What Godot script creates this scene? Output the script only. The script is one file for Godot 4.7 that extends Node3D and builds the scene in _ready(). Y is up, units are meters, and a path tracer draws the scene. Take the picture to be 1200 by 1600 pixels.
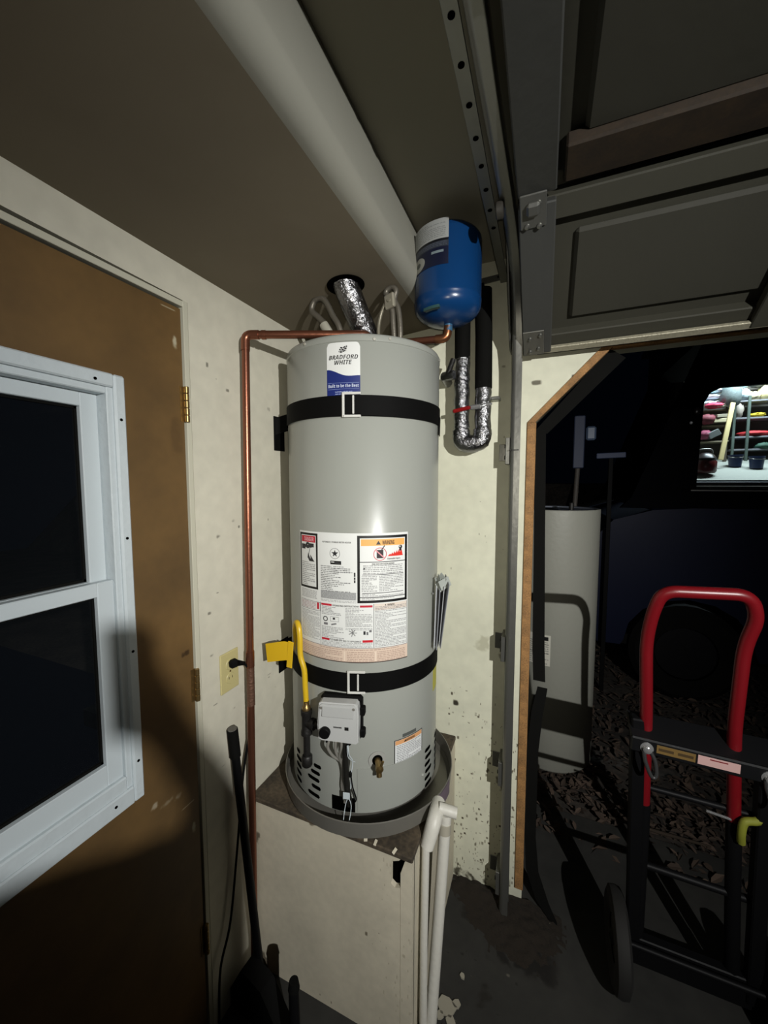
extends Node3D

# ------------------------------------------------------------------ mesh builder
class MB:
	var V := PackedVector3Array()
	var N := PackedVector3Array()
	var U := PackedVector2Array()
	var I := PackedInt32Array()
	func vt(p: Vector3, n: Vector3, uv := Vector2.ZERO) -> int:
		V.append(p); N.append(n); U.append(uv)
		return V.size() - 1
	func ti(a: int, b: int, c: int) -> void:
		var x := (V[b] - V[a]).cross(V[c] - V[a])
		if x.dot(N[a] + N[b] + N[c]) > 0.0:
			I.append(a); I.append(c); I.append(b)
		else:
			I.append(a); I.append(b); I.append(c)
	func flat_uv(p: Vector3, n: Vector3) -> Vector2:
		var m := n.abs()
		if m.x >= m.y and m.x >= m.z: return Vector2(p.z, -p.y)
		if m.z >= m.y: return Vector2(p.x, -p.y)
		return Vector2(p.x, p.z)
	func poly(pts: Array, n: Vector3) -> void:
		var b := V.size()
		for p in pts: vt(p, n, flat_uv(p, n))
		for k in range(1, pts.size() - 1): ti(b, b + k, b + k + 1)
	func quad_uv(a: Vector3, b: Vector3, c: Vector3, d: Vector3, n: Vector3) -> void:
		# a top-left, b top-right, c bottom-right, d bottom-left
		var k := V.size()
		vt(a, n, Vector2(0, 0)); vt(b, n, Vector2(1, 0)); vt(c, n, Vector2(1, 1)); vt(d, n, Vector2(0, 1))
		ti(k, k + 1, k + 2); ti(k, k + 2, k + 3)
	func box(c: Vector3, s: Vector3, bv := 0.0, B := Basis.IDENTITY) -> void:
		var h := s * 0.5
		bv = minf(bv, minf(h.x, minf(h.y, h.z)) * 0.9)
		var ax := [Vector3.RIGHT, Vector3.UP, Vector3.BACK]
		for i in 3:
			var j := (i + 1) % 3
			var k := (i + 2) % 3
			for sg in [-1.0, 1.0]:
				var n: Vector3 = ax[i] * sg
				var q := []
				for e in [[-1, -1], [1, -1], [1, 1], [-1, 1]]:
					q.append(c + B * (n * h[i] + ax[j] * e[0] * (h[j] - bv) + ax[k] * e[1] * (h[k] - bv)))
				poly(q, B * n)
			if bv > 0.0:
				for sj in [-1.0, 1.0]:
					for sk in [-1.0, 1.0]:
						var n2: Vector3 = (ax[j] * sj + ax[k] * sk).normalized()
						var q2 := []
						for e in [[-1.0, 0], [1.0, 0], [1.0, 1], [-1.0, 1]]:
							var o: Vector3 = ax[i] * e[0] * (h[i] - bv)
							if e[1] == 0: o += ax[j] * sj * h[j] + ax[k] * sk * (h[k] - bv)
							else: o += ax[j] * sj * (h[j] - bv) + ax[k] * sk * h[k]
							q2.append(c + B * o)
						poly(q2, B * n2)
		if bv > 0.0:
			for sx in [-1.0, 1.0]:
				for sy in [-1.0, 1.0]:
					for sz in [-1.0, 1.0]:
						var g := Vector3(sx, sy, sz)
						poly([c + B * (g * Vector3(h.x, h.y - bv, h.z - bv)), c + B * (g * Vector3(h.x - bv, h.y, h.z - bv)), c + B * (g * Vector3(h.x - bv, h.y - bv, h.z))], B * g.normalized())
	func span(a: Vector3, b: Vector3, bv := 0.0) -> void:
		box((a + b) * 0.5, (b - a).abs(), bv)
	func beam(a: Vector3, b: Vector3, w: float, d: float, bv := 0.0, up := Vector3.BACK) -> void:
		var y := (b - a).normalized()
		if absf(y.dot(up)) > 0.95: up = Vector3.RIGHT
		var x := y.cross(up).normalized()
		box((a + b) * 0.5, Vector3(w, a.distance_to(b), d), bv, Basis(x, y, x.cross(y)))
	func tube(pts: Array, r, seg := 12, caps := true, jit := 0.0, sd := 1) -> void:
		var rng := RandomNumberGenerator.new()
		rng.seed = sd
		var n := pts.size()
		var t0: Vector3 = (pts[1] - pts[0]).normalized()
		var u := t0.cross(Vector3.UP if absf(t0.y) < 0.9 else Vector3.RIGHT).normalized()
		var len := 0.0
		var base := V.size()
		for i in n:
			var t: Vector3 = (pts[mini(i + 1, n - 1)] - pts[maxi(i - 1, 0)]).normalized()
			u = (u - t * u.dot(t)).normalized()
			var w := t.cross(u)
			if i > 0: len += pts[i].distance_to(pts[i - 1])
			var rad: float = r[i] if r is Array else r
			for k in seg + 1:
				var a := TAU * (k % seg) / seg
				var d := u * cos(a) + w * sin(a)
				var rr := rad
				if jit > 0.0 and k < seg: rr *= 1.0 + rng.randf_range(-jit, jit)
				elif jit > 0.0: rr = (V[base + i * (seg + 1)] - pts[i]).length()
				vt(pts[i] + d * rr, d, Vector2(float(k) / seg * TAU * 0.02, len))
		for i in n - 1:
			for k in seg:
				var a := base + i * (seg + 1) + k
				ti(a, a + 1, a + seg + 2); ti(a, a + seg + 2, a + seg + 1)
		if caps:
			for e in [0, n - 1]:
				var t2: Vector3 = (pts[0] - pts[1]).normalized() if e == 0 else (pts[n - 1] - pts[n - 2]).normalized()
				var c := vt(pts[e], t2)
				var f := V.size()
				for k in seg: vt(V[base + e * (seg + 1) + k], t2)
				for k in seg: ti(c, f + k, f + (k + 1) % seg)
	func lathe(prof: Array, c: Vector3, seg := 32, B := Basis.IDENTITY, a0 := 0.0, a1 := TAU, crease := 0.75) -> void:
		# prof: Vector2(radius, height); angle 0 = +z, 90 = +x
		var m := prof.size()
		var fn := []
		for i in m - 1:
			var d: Vector2 = prof[i + 1] - prof[i]
			fn.append(Vector2(d.y, -d.x).normalized())
		for i in m - 1:
			var na: Vector2 = fn[i]
			var nb: Vector2 = fn[i]
			if i > 0 and fn[i - 1].dot(fn[i]) > crease: na = (fn[i - 1] + fn[i]).normalized()
			if i < m - 2 and fn[i + 1].dot(fn[i]) > crease: nb = (fn[i + 1] + fn[i]).normalized()
			var b := V.size()
			for k in seg + 1:
				var a := a0 + (a1 - a0) * k / seg
				var d := Vector3(sin(a), 0, cos(a))
				vt(c + B * (d * prof[i].x + Vector3.UP * prof[i].y), B * (d * na.x + Vector3.UP * na.y), Vector2(a * 0.25, -prof[i].y))
				vt(c + B * (d * prof[i + 1].x + Vector3.UP * prof[i + 1].y), B * (d * nb.x + Vector3.UP * nb.y), Vector2(a * 0.25, -prof[i + 1].y))
			for k in seg:
				var q := b + 2 * k
				ti(q, q + 1, q + 3); ti(q, q + 3, q + 2)
	func sheet(c: Vector3, r: float, d0: float, d1: float, y0: float, y1: float, th := 0.001, seg := 24) -> void:
		# curved sheet on a cylinder, angles in degrees; uv 0..1
		for side in 2:
			var rr := r + (th if side == 0 else 0.0)
			var sg := 1.0 if side == 0 else -1.0
			var b := V.size()
			for k in seg + 1:
				var a := deg_to_rad(lerpf(d0, d1, float(k) / seg))
				var d := Vector3(sin(a), 0, cos(a))
				vt(Vector3(c.x, y1, c.z) + d * rr, d * sg, Vector2(float(k) / seg, 0))
				vt(Vector3(c.x, y0, c.z) + d * rr, d * sg, Vector2(float(k) / seg, 1))
			for k in seg:
				var q := b + 2 * k
				ti(q, q + 1, q + 3); ti(q, q + 3, q + 2)
		for e in 2:
			var y := y1 if e == 0 else y0
			var nn := Vector3.UP if e == 0 else Vector3.DOWN
			var b2 := V.size()
			for k in seg + 1:
				var a := deg_to_rad(lerpf(d0, d1, float(k) / seg))
				var d := Vector3(sin(a), 0, cos(a))
				vt(Vector3(c.x, y, c.z) + d * r, nn, Vector2(0, e)); vt(Vector3(c.x, y, c.z) + d * (r + th), nn, Vector2(0, e))
			for k in seg:
				var q := b2 + 2 * k
				ti(q, q + 1, q + 3); ti(q, q + 3, q + 2)
		for e in 2:
			var a := deg_to_rad(d0 if e == 0 else d1)
			var d := Vector3(sin(a), 0, cos(a))
			var nn := Vector3(cos(a), 0, -sin(a)) * (-1.0 if e == 0 else 1.0)
			var q := V.size()
			for yy in [y0, y1]:
				vt(Vector3(c.x, yy, c.z) + d * r, nn); vt(Vector3(c.x, yy, c.z) + d * (r + th), nn)
			ti(q, q + 1, q + 3); ti(q, q + 3, q + 2)
	func prism(pts: PackedVector2Array, X: Transform3D, depth: float) -> void:
		# polygon in the local xy plane, thickened towards local -z
		var tr := Geometry2D.triangulate_polygon(pts)
		for side in 2:
			var z := 0.0 if side == 0 else -depth
			var n := X.basis * (Vector3.BACK if side == 0 else Vector3.FORWARD)
			n = n.normalized()
			var b := V.size()
			for p in pts:
				var w := X * Vector3(p.x, p.y, z)
				vt(w, n, flat_uv(w, n))
			for k in range(0, tr.size(), 3): ti(b + tr[k], b + tr[k + 1], b + tr[k + 2])
		var ccw := not Geometry2D.is_polygon_clockwise(pts)
		for i in pts.size():
			var a := pts[i]
			var c2 := pts[(i + 1) % pts.size()]
			var e := (c2 - a).normalized()
			var n2 := Vector3(e.y, -e.x, 0) * (1.0 if ccw else -1.0)
			n2 = (X.basis * n2).normalized()
			poly([X * Vector3(a.x, a.y, 0), X * Vector3(c2.x, c2.y, 0), X * Vector3(c2.x, c2.y, -depth), X * Vector3(a.x, a.y, -depth)], n2)
	func blob(c: Vector3, r: Vector3, sd := 1, amp := 0.15, rings := 12, seg := 20, freq := 1.3) -> void:
		var nz := FastNoiseLite.new()
		nz.seed = sd
		nz.frequency = freq
		var b := V.size()
		for i in rings + 1:
			for k in seg + 1:
				var th := PI * i / rings
				var ph := TAU * (k % seg) / seg
				var d := Vector3(sin(th) * cos(ph), cos(th), sin(th) * sin(ph))
				var f := 1.0 + amp * nz.get_noise_3dv(d * 2.0) * 2.0
				vt(c + d * r * f, (d / r).normalized(), Vector2(float(k) / seg, float(i) / rings))
		for i in rings:
			for k in seg:
				var a := b + i * (seg + 1) + k
				ti(a, a + 1, a + seg + 2); ti(a, a + seg + 2, a + seg + 1)
	func mesh() -> ArrayMesh:
		var A := []
		A.resize(Mesh.ARRAY_MAX)
		A[Mesh.ARRAY_VERTEX] = V; A[Mesh.ARRAY_NORMAL] = N; A[Mesh.ARRAY_TEX_UV] = U; A[Mesh.ARRAY_INDEX] = I
		var m := ArrayMesh.new()
		m.add_surface_from_arrays(Mesh.PRIMITIVE_TRIANGLES, A)
		return m

# ------------------------------------------------------------------ scene helpers
var used := {}
func numbered(n: String) -> String:
	if not used.has(n):
		used[n] = 0
		return n
	used[n] += 1
	return "%s_%03d" % [n, used[n]]

func tag(o: Node, label := "", category := "", group := "", kind := "") -> void:
	if label: o.set_meta("label", label)
	if category: o.set_meta("category", category)
	if group: o.set_meta("group", group)
	if kind: o.set_meta("kind", kind)

func thing(called: String, label: String, category: String, at := Vector3.ZERO, group := "") -> Node3D:
	var o := Node3D.new()
	o.name = numbered(called)
	o.position = at
	add_child(o)
	tag(o, label, category, group)
	return o

# mesh coordinates are given in world space; parts of a thing are shifted to its base
func obj(called: String, mb: MB, m: Material, parent: Node3D = null, label := "") -> MeshInstance3D:
	var o := MeshInstance3D.new()
	o.mesh = mb.mesh()
	o.material_override = m
	if parent == null:
		o.name = numbered(called)
		add_child(o)
	else:
		o.name = called
		parent.add_child(o, true)
		var base := Vector3.ZERO
		var p: Node = parent
		while p is Node3D and p != self:
			base += (p as Node3D).position
			p = p.get_parent()
		o.position = -base
	if label: o.set_meta("label", label)
	return o

func struct(called: String, mb: MB, m: Material) -> MeshInstance3D:
	var o := obj(called, mb, m)
	o.set_meta("kind", "structure")
	return o

func mat(c: Color, rough := 0.7, metal := 0.0) -> StandardMaterial3D:
	var m := StandardMaterial3D.new()
	m.albedo_color = c
	m.roughness = rough
	m.metallic = metal
	return m

func noise_tex(freq: float, sd: int, bump := 4.0, size := 256) -> NoiseTexture2D:
	var n := FastNoiseLite.new()
	n.seed = sd
	n.frequency = freq
	n.fractal_octaves = 4
	var t := NoiseTexture2D.new()
	t.width = size; t.height = size
	t.seamless = true
	t.as_normal_map = true
	t.bump_strength = bump
	t.noise = n
	return t

func bumpy(m: StandardMaterial3D, freq: float, scale: float, strength := 1.0, sd := 3) -> StandardMaterial3D:
	m.normal_enabled = true
	m.normal_texture = noise_tex(freq, sd)
	m.normal_scale = strength
	m.uv1_triplanar = true
	m.uv1_world_triplanar = true
	m.uv1_scale = Vector3.ONE * scale
	return m

func smooth(p: Array, n := 8) -> Array:
	var out := []
	for i in p.size() - 1:
		var a: Vector3 = p[maxi(i - 1, 0)]
		var b: Vector3 = p[i]
		var c: Vector3 = p[i + 1]
		var d: Vector3 = p[mini(i + 2, p.size() - 1)]
		for k in n: out.append(b.cubic_interpolate(c, a, d, float(k) / n))
	out.append(p[p.size() - 1])
	return out

func fillet(p: Array, r: float, n := 6) -> Array:
	var out: Array = [p[0]]
	for i in range(1, p.size() - 1):
		var q: Vector3 = p[i]
		var d0: Vector3 = (p[i - 1] - q)
		var d1: Vector3 = (p[i + 1] - q)
		var rr := minf(r, minf(d0.length(), d1.length()) * 0.49)
		var a := q + d0.normalized() * rr
		var b := q + d1.normalized() * rr
		for k in n + 1:
			var t := float(k) / n
			out.append(a.lerp(q, t).lerp(q.lerp(b, t), t))
	out.append(p[p.size() - 1])
	return out

func tube_mb(p: Array, r, seg := 12, jit := 0.0, sd := 1) -> MB:
	var b := MB.new()
	b.tube(p, r, seg, true, jit, sd)
	return b

func box_mb(c: Vector3, s: Vector3, bv := 0.0, B := Basis.IDENTITY) -> MB:
	var b := MB.new()
	b.box(c, s, bv, B)
	return b

func span_mb(a: Vector3, c: Vector3, bv := 0.0) -> MB:
	var b := MB.new()
	b.span(a, c, bv)
	return b

func cyl_mb(c: Vector3, r: float, h: float, B := Basis.IDENTITY, seg := 20, bv := 0.0) -> MB:
	# cylinder whose axis is the basis' y, base at c
	var b := MB.new()
	if bv > 0.0: b.lathe([Vector2(0, 0), Vector2(r - bv, 0), Vector2(r, bv), Vector2(r, h - bv), Vector2(r - bv, h), Vector2(0, h)], c, seg, B)
	else: b.lathe([Vector2(0, 0), Vector2(r, 0), Vector2(r, h), Vector2(0, h)], c, seg, B)
	return b

func axis(y: Vector3) -> Basis:
	y = y.normalized()
	var x := y.cross(Vector3.UP if absf(y.y) < 0.9 else Vector3.RIGHT).normalized()
	return Basis(x, y, x.cross(y))

func lettering(s: String, h: float, bold := true, italic := false, serif := false) -> Array:
	# flat letters centred on the origin, capital height about h: arrays of a TextMesh
	var f := SystemFont.new()
	f.font_names = PackedStringArray(["Droid Serif" if serif else "Droid Sans"])
	f.font_weight = 700 if bold else 400
	var t := TextMesh.new()
	t.text = s
	t.font = f
	t.font_size = 64
	t.depth = 0.0
	t.curve_step = 4.0
	t.pixel_size = h / 64.0 * 1.4
	var A := t.get_mesh_arrays()
	var lo := Vector3.INF
	var hi := -Vector3.INF
	for v in A[Mesh.ARRAY_VERTEX]:
		lo = lo.min(v); hi = hi.max(v)
	var V := PackedVector3Array()
	var c := (lo + hi) * 0.5
	for v in A[Mesh.ARRAY_VERTEX]:
		var w: Vector3 = v - c
		if italic: w.x += w.y * 0.22
		V.append(w)
	A[Mesh.ARRAY_VERTEX] = V
	A.append((hi - lo).x)
	return A

func letters_mesh(A: Array, V: PackedVector3Array, N: PackedVector3Array) -> MB:
	var b := MB.new()
	var idx: PackedInt32Array = A[Mesh.ARRAY_INDEX]
	for k in V.size(): b.vt(V[k], N[k])
	for k in range(0, idx.size(), 3): b.ti(idx[k], idx[k + 1], idx[k + 2])
	return b

func text_round(s: String, h: float, ang: float, y: float, c: Vector3, r: float, width := 0.0, italic := false, slope := 0.0) -> MB:
	var A := lettering(s, h, true, italic)
	var k: float = width / A[A.size() - 1] if width > 0.0 else 1.0
	var V := PackedVector3Array()
	var N := PackedVector3Array()
	for v in A[Mesh.ARRAY_VERTEX]:
		var a: float = deg_to_rad(ang) + v.x * k / r
		var d := Vector3(sin(a), 0, cos(a))
		V.append(Vector3(c.x, y + v.y + v.x * slope, c.z) + d * r)
		N.append(d)
	return letters_mesh(A, V, N)

func text_flat(s: String, h: float, X: Transform3D, width := 0.0) -> MB:
	var A := lettering(s, h)
	var k: float = width / A[A.size() - 1] if width > 0.0 else 1.0
	var V := PackedVector3Array()
	var N := PackedVector3Array()
	for v in A[Mesh.ARRAY_VERTEX]:
		V.append(X * Vector3(v.x * k, v.y, 0))
		N.append((X.basis * Vector3.BACK).normalized())
	return letters_mesh(A, V, N)

# ------------------------------------------------------------------ computed surfaces
func surface_image(size: int, base: Color, sd: int, blotch: float, fine: float, specks: Array) -> Image:
	# base colour with broad and fine tone changes; specks: [u, v, half-width, half-height, colour, strength, raggedness]
	var n1 := FastNoiseLite.new()
	n1.seed = sd; n1.frequency = 4.0 / size; n1.fractal_octaves = 3
	var n2 := FastNoiseLite.new()
	n2.seed = sd + 9; n2.frequency = 40.0 / size; n2.fractal_octaves = 3
	var A := n1.get_seamless_image(size, size).get_data()
	var F := n2.get_seamless_image(size, size).get_data()
	var D := PackedByteArray()
	D.resize(size * size * 3)
	var br := base.r * 255.0
	var bg := base.g * 255.0
	var bb := base.b * 255.0
	for i in size * size:
		var f := 1.0 + (A[i] - 128) / 128.0 * blotch + (F[i] - 128) / 128.0 * fine
		D[3 * i] = clampi(int(br * f), 0, 255)
		D[3 * i + 1] = clampi(int(bg * f), 0, 255)
		D[3 * i + 2] = clampi(int(bb * f), 0, 255)
	var im := Image.create_from_data(size, size, false, Image.FORMAT_RGB8, D)
	for s in specks:
		var cx := int(s[0] * size)
		var cy := int(s[1] * size)
		var hw := maxi(1, int(s[2] * size))
		var hh := maxi(1, int(s[3] * size))
		for y in range(cy - hh, cy + hh + 1):
			for x in range(cx - hw, cx + hw + 1):
				var dx := float(x - cx) / hw
				var dy := float(y - cy) / hh
				var px := posmod(x, size)
				var py := posmod(y, size)
				var rag: float = s[6] * ((F[py * size + px] - 128) / 60.0 + (A[py * size + px] - 128) / 120.0)
				var rim := clampf((1.0 - maxf(absf(dx), absf(dy))) * 2.5, 0.0, 1.0)
				var k := clampf((0.6 - sqrt(dx * dx + dy * dy) * 0.7 + rag * 0.6 * rim) * 2.2, 0.0, 1.0) * rim * float(s[5])
				if k > 0.0: im.set_pixel(px, py, im.get_pixel(px, py).lerp(s[4], k))
	return im

func wall_mat(im: Image, metres: float, rough := 0.75) -> StandardMaterial3D:
	var m := mat(Color.WHITE, rough)
	m.albedo_texture = ImageTexture.create_from_image(im)
	m.uv1_scale = Vector3.ONE / metres
	return m

func sticker(im: Image, rough := 0.45) -> StandardMaterial3D:
	var m := mat(Color.WHITE, rough)
	m.albedo_texture = ImageTexture.create_from_image(im)
	m.texture_repeat = false
	return m

func R(im: Image, x: float, y: float, w: float, h: float, c: Color) -> void:
	im.fill_rect(Rect2i(int(x), int(y), maxi(1, int(w)), maxi(1, int(h))), c)

func frame(im: Image, x: float, y: float, w: float, h: float, t: float, c: Color) -> void:
	R(im, x, y, w, t, c); R(im, x, y + h - t, w, t, c); R(im, x, y, t, h, c); R(im, x + w - t, y, t, h, c)

func print_lines(im: Image, x: float, y: float, w: float, h: float, step: float, c: Color, rng: RandomNumberGenerator, full := 0.85) -> void:
	# rows of word-length strokes, the look of print too small to read
	var yy := y
	while yy + 3 < y + h:
		var xx := x
		var end := x + w * (1.0 if rng.randf() < full else rng.randf_range(0.3, 0.8))
		while xx < end - 3:
			var l := rng.randf_range(7, 26)
			var q := xx
			while q < minf(xx + l, end):
				var hh := step * (0.55 if rng.randf() < 0.6 else 0.4)
				R(im, q, yy + step * 0.55 - hh, 2, hh, c)
				q += 3
			xx += l + 5
		yy += step

func tri(im: Image, a: Vector2, b: Vector2, c: Vector2, col: Color) -> void:
	var lo := a.min(b).min(c).floor()
	var hi := a.max(b).max(c).ceil()
	for y in range(int(lo.y), int(hi.y) + 1):
		for x in range(int(lo.x), int(hi.x) + 1):
			if Geometry2D.point_is_inside_triangle(Vector2(x, y), a, b, c): im.set_pixel(clampi(x, 0, im.get_width() - 1), clampi(y, 0, im.get_height() - 1), col)

func ring(im: Image, cx: float, cy: float, r0: float, r1: float, col: Color) -> void:
	for y in range(int(cy - r1), int(cy + r1) + 1):
		for x in range(int(cx - r1), int(cx + r1) + 1):
			var d := Vector2(x - cx, y - cy).length()
			if d <= r1 and d >= r0: im.set_pixel(clampi(x, 0, im.get_width() - 1), clampi(y, 0, im.get_height() - 1), col)

func stroke(im: Image, a: Vector2, b: Vector2, w: float, col: Color) -> void:
	var n := int(a.distance_to(b)) + 1
	for k in n + 1:
		var p := a.lerp(b, float(k) / n)
		R(im, p.x - w / 2, p.y - w / 2, w, w, col)

func rating_image() -> Image:
	var im := Image.create(810, 880, false, Image.FORMAT_RGB8)
	var rng := RandomNumberGenerator.new()
	rng.seed = 11
	var white := Color(0.86, 0.87, 0.86)
	var ink := Color(0.16, 0.16, 0.17)
	var grey := Color(0.42, 0.42, 0.43)
	var red := Color(0.72, 0.13, 0.2)
	im.fill(white)
	# danger panel
	frame(im, 6, 12, 176, 386, 15, Color(0.03, 0.03, 0.03))
	R(im, 26, 32, 136, 44, red)
	R(im, 26, 92, 40, 34, ink); ring(im, 90, 98, 6, 22, ink); R(im, 66, 96, 62, 18, ink); R(im, 104, 84, 44, 26, ink)
	stroke(im, Vector2(112, 118), Vector2(96, 178), 5, grey)
	tri(im, Vector2(86, 176), Vector2(156, 208), Vector2(104, 208), ink); tri(im, Vector2(86, 186), Vector2(92, 150), Vector2(118, 196), ink); tri(im, Vector2(118, 196), Vector2(114, 160), Vector2(150, 206), ink)
	print_lines(im, 28, 214, 130, 160, 13, grey, rng, 0.6)
	print_lines(im, 20, 410, 150, 62, 10, grey, rng, 0.9)
	# rating panel
	ring(im, 312, 138, 33, 36, grey)
	for k in 5:
		var a0 := -PI / 2 + TAU * k / 5
		tri(im, Vector2(312, 138) + Vector2(cos(a0), sin(a0)) * 26, Vector2(312, 138) + Vector2(cos(a0 + 0.63), sin(a0 + 0.63)) * 10, Vector2(312, 138) + Vector2(cos(a0 - 0.63), sin(a0 - 0.63)) * 10, ink)
		tri(im, Vector2(312, 138), Vector2(312, 138) + Vector2(cos(a0 + 0.63), sin(a0 + 0.63)) * 11, Vector2(312, 138) + Vector2(cos(a0 - 0.63), sin(a0 - 0.63)) * 11, ink)
	R(im, 280, 188, 76, 24, Color(0.05, 0.05, 0.05)); R(im, 286, 194, 22, 6, white); R(im, 310, 200, 40, 3, grey)
	print_lines(im, 206, 224, 210, 180, 12, ink, rng, 0.3)
	print_lines(im, 300, 224, 130, 60, 12, grey, rng, 0.5)
	R(im, 440, 262, 10, 70, ink); R(im, 440, 290, 10, 5, white); R(im, 440, 310, 10, 3, white)
	R(im, 204, 398, 250, 52, Color(0.66, 0.67, 0.67)); print_lines(im, 206, 400, 246, 50, 8, grey, rng, 1.0)
	print_lines(im, 204, 456, 250, 16, 8, grey, rng, 0.9)
	# warning panel
	frame(im, 462, 16, 342, 452, 17, Color(0.03, 0.03, 0.03))
	R(im, 486, 40, 296, 44, Color(0.9, 0.66, 0.36))
	tri(im, Vector2(583, 76), Vector2(599, 50), Vector2(615, 76), ink)
	ring(im, 610, 140, 40, 44, red); R(im, 588, 112, 44, 56, Color(0.12, 0.03, 0.06)); stroke(im, Vector2(622, 112), Vector2(640, 86), 5, ink)
	stroke(im, Vector2(580, 112), Vector2(640, 168), 6, Color(0.85, 0.55, 0.58))
	for k in 6:
		var bx := 664 + k * 16.0
		tri(im, Vector2(bx - 4, 156), Vector2(bx + 26, 156), Vector2(bx + 14, 140 - k * 7), Color(0.83, 0.17, 0.12))
	ring(im, 752, 98, 0, 13, ink); ring(im, 748, 95, 0, 5, white); R(im, 744, 108, 16, 16, ink)
	R(im, 479, 190, 308, 5, ink)
	tri(im, Vector2(498, 240), Vector2(506, 226), Vector2(514, 240), ink)
	print_lines(im, 500, 214, 270, 60, 13, grey, rng, 0.9)
	R(im, 494, 276, 280, 4, ink)
	print_lines(im, 490, 286, 100, 110, 11, grey, rng, 0.6); print_lines(im, 604, 286, 170, 110, 11, grey, rng, 0.6)
	R(im, 494, 400, 280, 4, ink); print_lines(im, 492, 408, 280, 20, 10, grey, rng, 0.7)
	R(im, 479, 428, 308, 5, ink); print_lines(im, 492, 436, 220, 14, 9, grey, rng, 0.7)
	# instruction block
	frame(im, 12, 484, 186, 62, 3, grey); R(im, 170, 488, 18, 46, red); print_lines(im, 20, 492, 140, 44, 10, Color(0.55, 0.35, 0.38), rng, 1.0)
	print_lines(im, 18, 556, 174, 200, 9, grey, rng, 0.75)
	R(im, 198, 480, 3, 296, grey); R(im, 566, 476, 4, 300, grey); R(im, 802, 476, 3, 300, grey)
	R(im, 206, 484, 80, 14, red); R(im, 478, 484, 82, 14, red)
	print_lines(im, 210, 504, 140, 60, 10, grey, rng, 0.5); print_lines(im, 382, 504, 176, 128, 10, grey, rng, 0.75)
	ring(im, 238, 590, 12, 18, ink); R(im, 226, 616, 30, 16, grey); R(im, 294, 576, 16, 14, ink); frame(im, 276, 570, 60, 34, 2, grey); stroke(im, Vector2(286, 626), Vector2(316, 618), 8, grey)
	print_lines(im, 210, 642, 160, 90, 10, grey, rng, 0.7); print_lines(im, 382, 640, 176, 20, 9, grey, rng, 0.7)
	for k in 7: stroke(im, Vector2(430, 672), Vector2(430, 672) + Vector2(cos(k * 0.9), sin(k * 0.9)) * 26, 4, grey)
	R(im, 500, 660, 14, 24, ink); R(im, 520, 666, 12, 20, grey); R(im, 538, 654, 16, 14, grey)
	R(im, 208, 724, 60, 14, red); R(im, 494, 722, 68, 16, Color(0.75, 0.1, 0.16)); print_lines(im, 208, 742, 350, 32, 9, grey, rng, 0.85)
	R(im, 572, 476, 230, 44, Color(0.85, 0.8, 0.76)); tri(im, Vector2(640, 490), Vector2(646, 480), Vector2(652, 490), ink)
	print_lines(im, 576, 494, 222, 276, 10, grey, rng, 0.72)
	# cream strip along the foot
	R(im, 0, 782, 810, 98, Color(0.84, 0.76, 0.69)); R(im, 0, 778, 810, 3, Color(0.4, 0.33, 0.33)); R(im, 0, 874, 810, 6, Color(0.2, 0.13, 0.12))
	var brown := Color(0.58, 0.47, 0.43)
	print_lines(im, 190, 788, 560, 14, 12, brown, rng, 1.0)
	print_lines(im, 20, 804, 340, 64, 12, brown, rng, 0.8); print_lines(im, 390, 804, 180, 64, 12, brown, rng, 0.8); print_lines(im, 590, 804, 200, 64, 12, brown, rng, 0.7)
	R(im, 372, 804, 3, 64, Color(0.92, 0.87, 0.8)); R(im, 578, 804, 3, 64, Color(0.92, 0.87, 0.8))
	return im

func badge_image() -> Image:
	var im := Image.create(256, 460, false, Image.FORMAT_RGB8)
	im.fill(Color(0.86, 0.87, 0.86))
	var blue := Color(0.1, 0.16, 0.42)
	for x in 256:
		var t := x / 256.0
		var y := 218 - 32 * cos(t * 3.4) + 20 * sin(t * 5.2) * t
		R(im, x, y, 1, 460 - y, blue)
	R(im, 8, 280, 240, 2, Color(0.55, 0.6, 0.75)); R(im, 8, 324, 240, 2, Color(0.55, 0.6, 0.75))
	# flag mark
	for k in 3:
		for x in 56:
			if (x + k * 9) % 22 > 3: R(im, 104 + x - k * 4, 30 + k * 14 + 5 * sin(x * 0.09), 1, 10, Color(0.07, 0.07, 0.08))
	var rng := RandomNumberGenerator.new()
	rng.seed = 5
	print_lines(im, 66, 340, 130, 40, 15, Color(0.7, 0.74, 0.85), rng, 0.8)
	return im

func warn_image() -> Image:
	var im := Image.create(256, 256, false, Image.FORMAT_RGB8)
	im.fill(Color(0.86, 0.87, 0.87))
	var rng := RandomNumberGenerator.new()
	rng.seed = 8
	frame(im, 0, 0, 256, 256, 6, Color(0.08, 0.08, 0.08))
	R(im, 8, 8, 240, 40, Color(0.85, 0.62, 0.42))
	tri(im, Vector2(76, 40), Vector2(88, 18), Vector2(100, 40), Color(0.1, 0.08, 0.06))
	print_lines(im, 18, 58, 220, 180, 17, Color(0.4, 0.41, 0.42), rng, 0.75)
	return im

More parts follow.
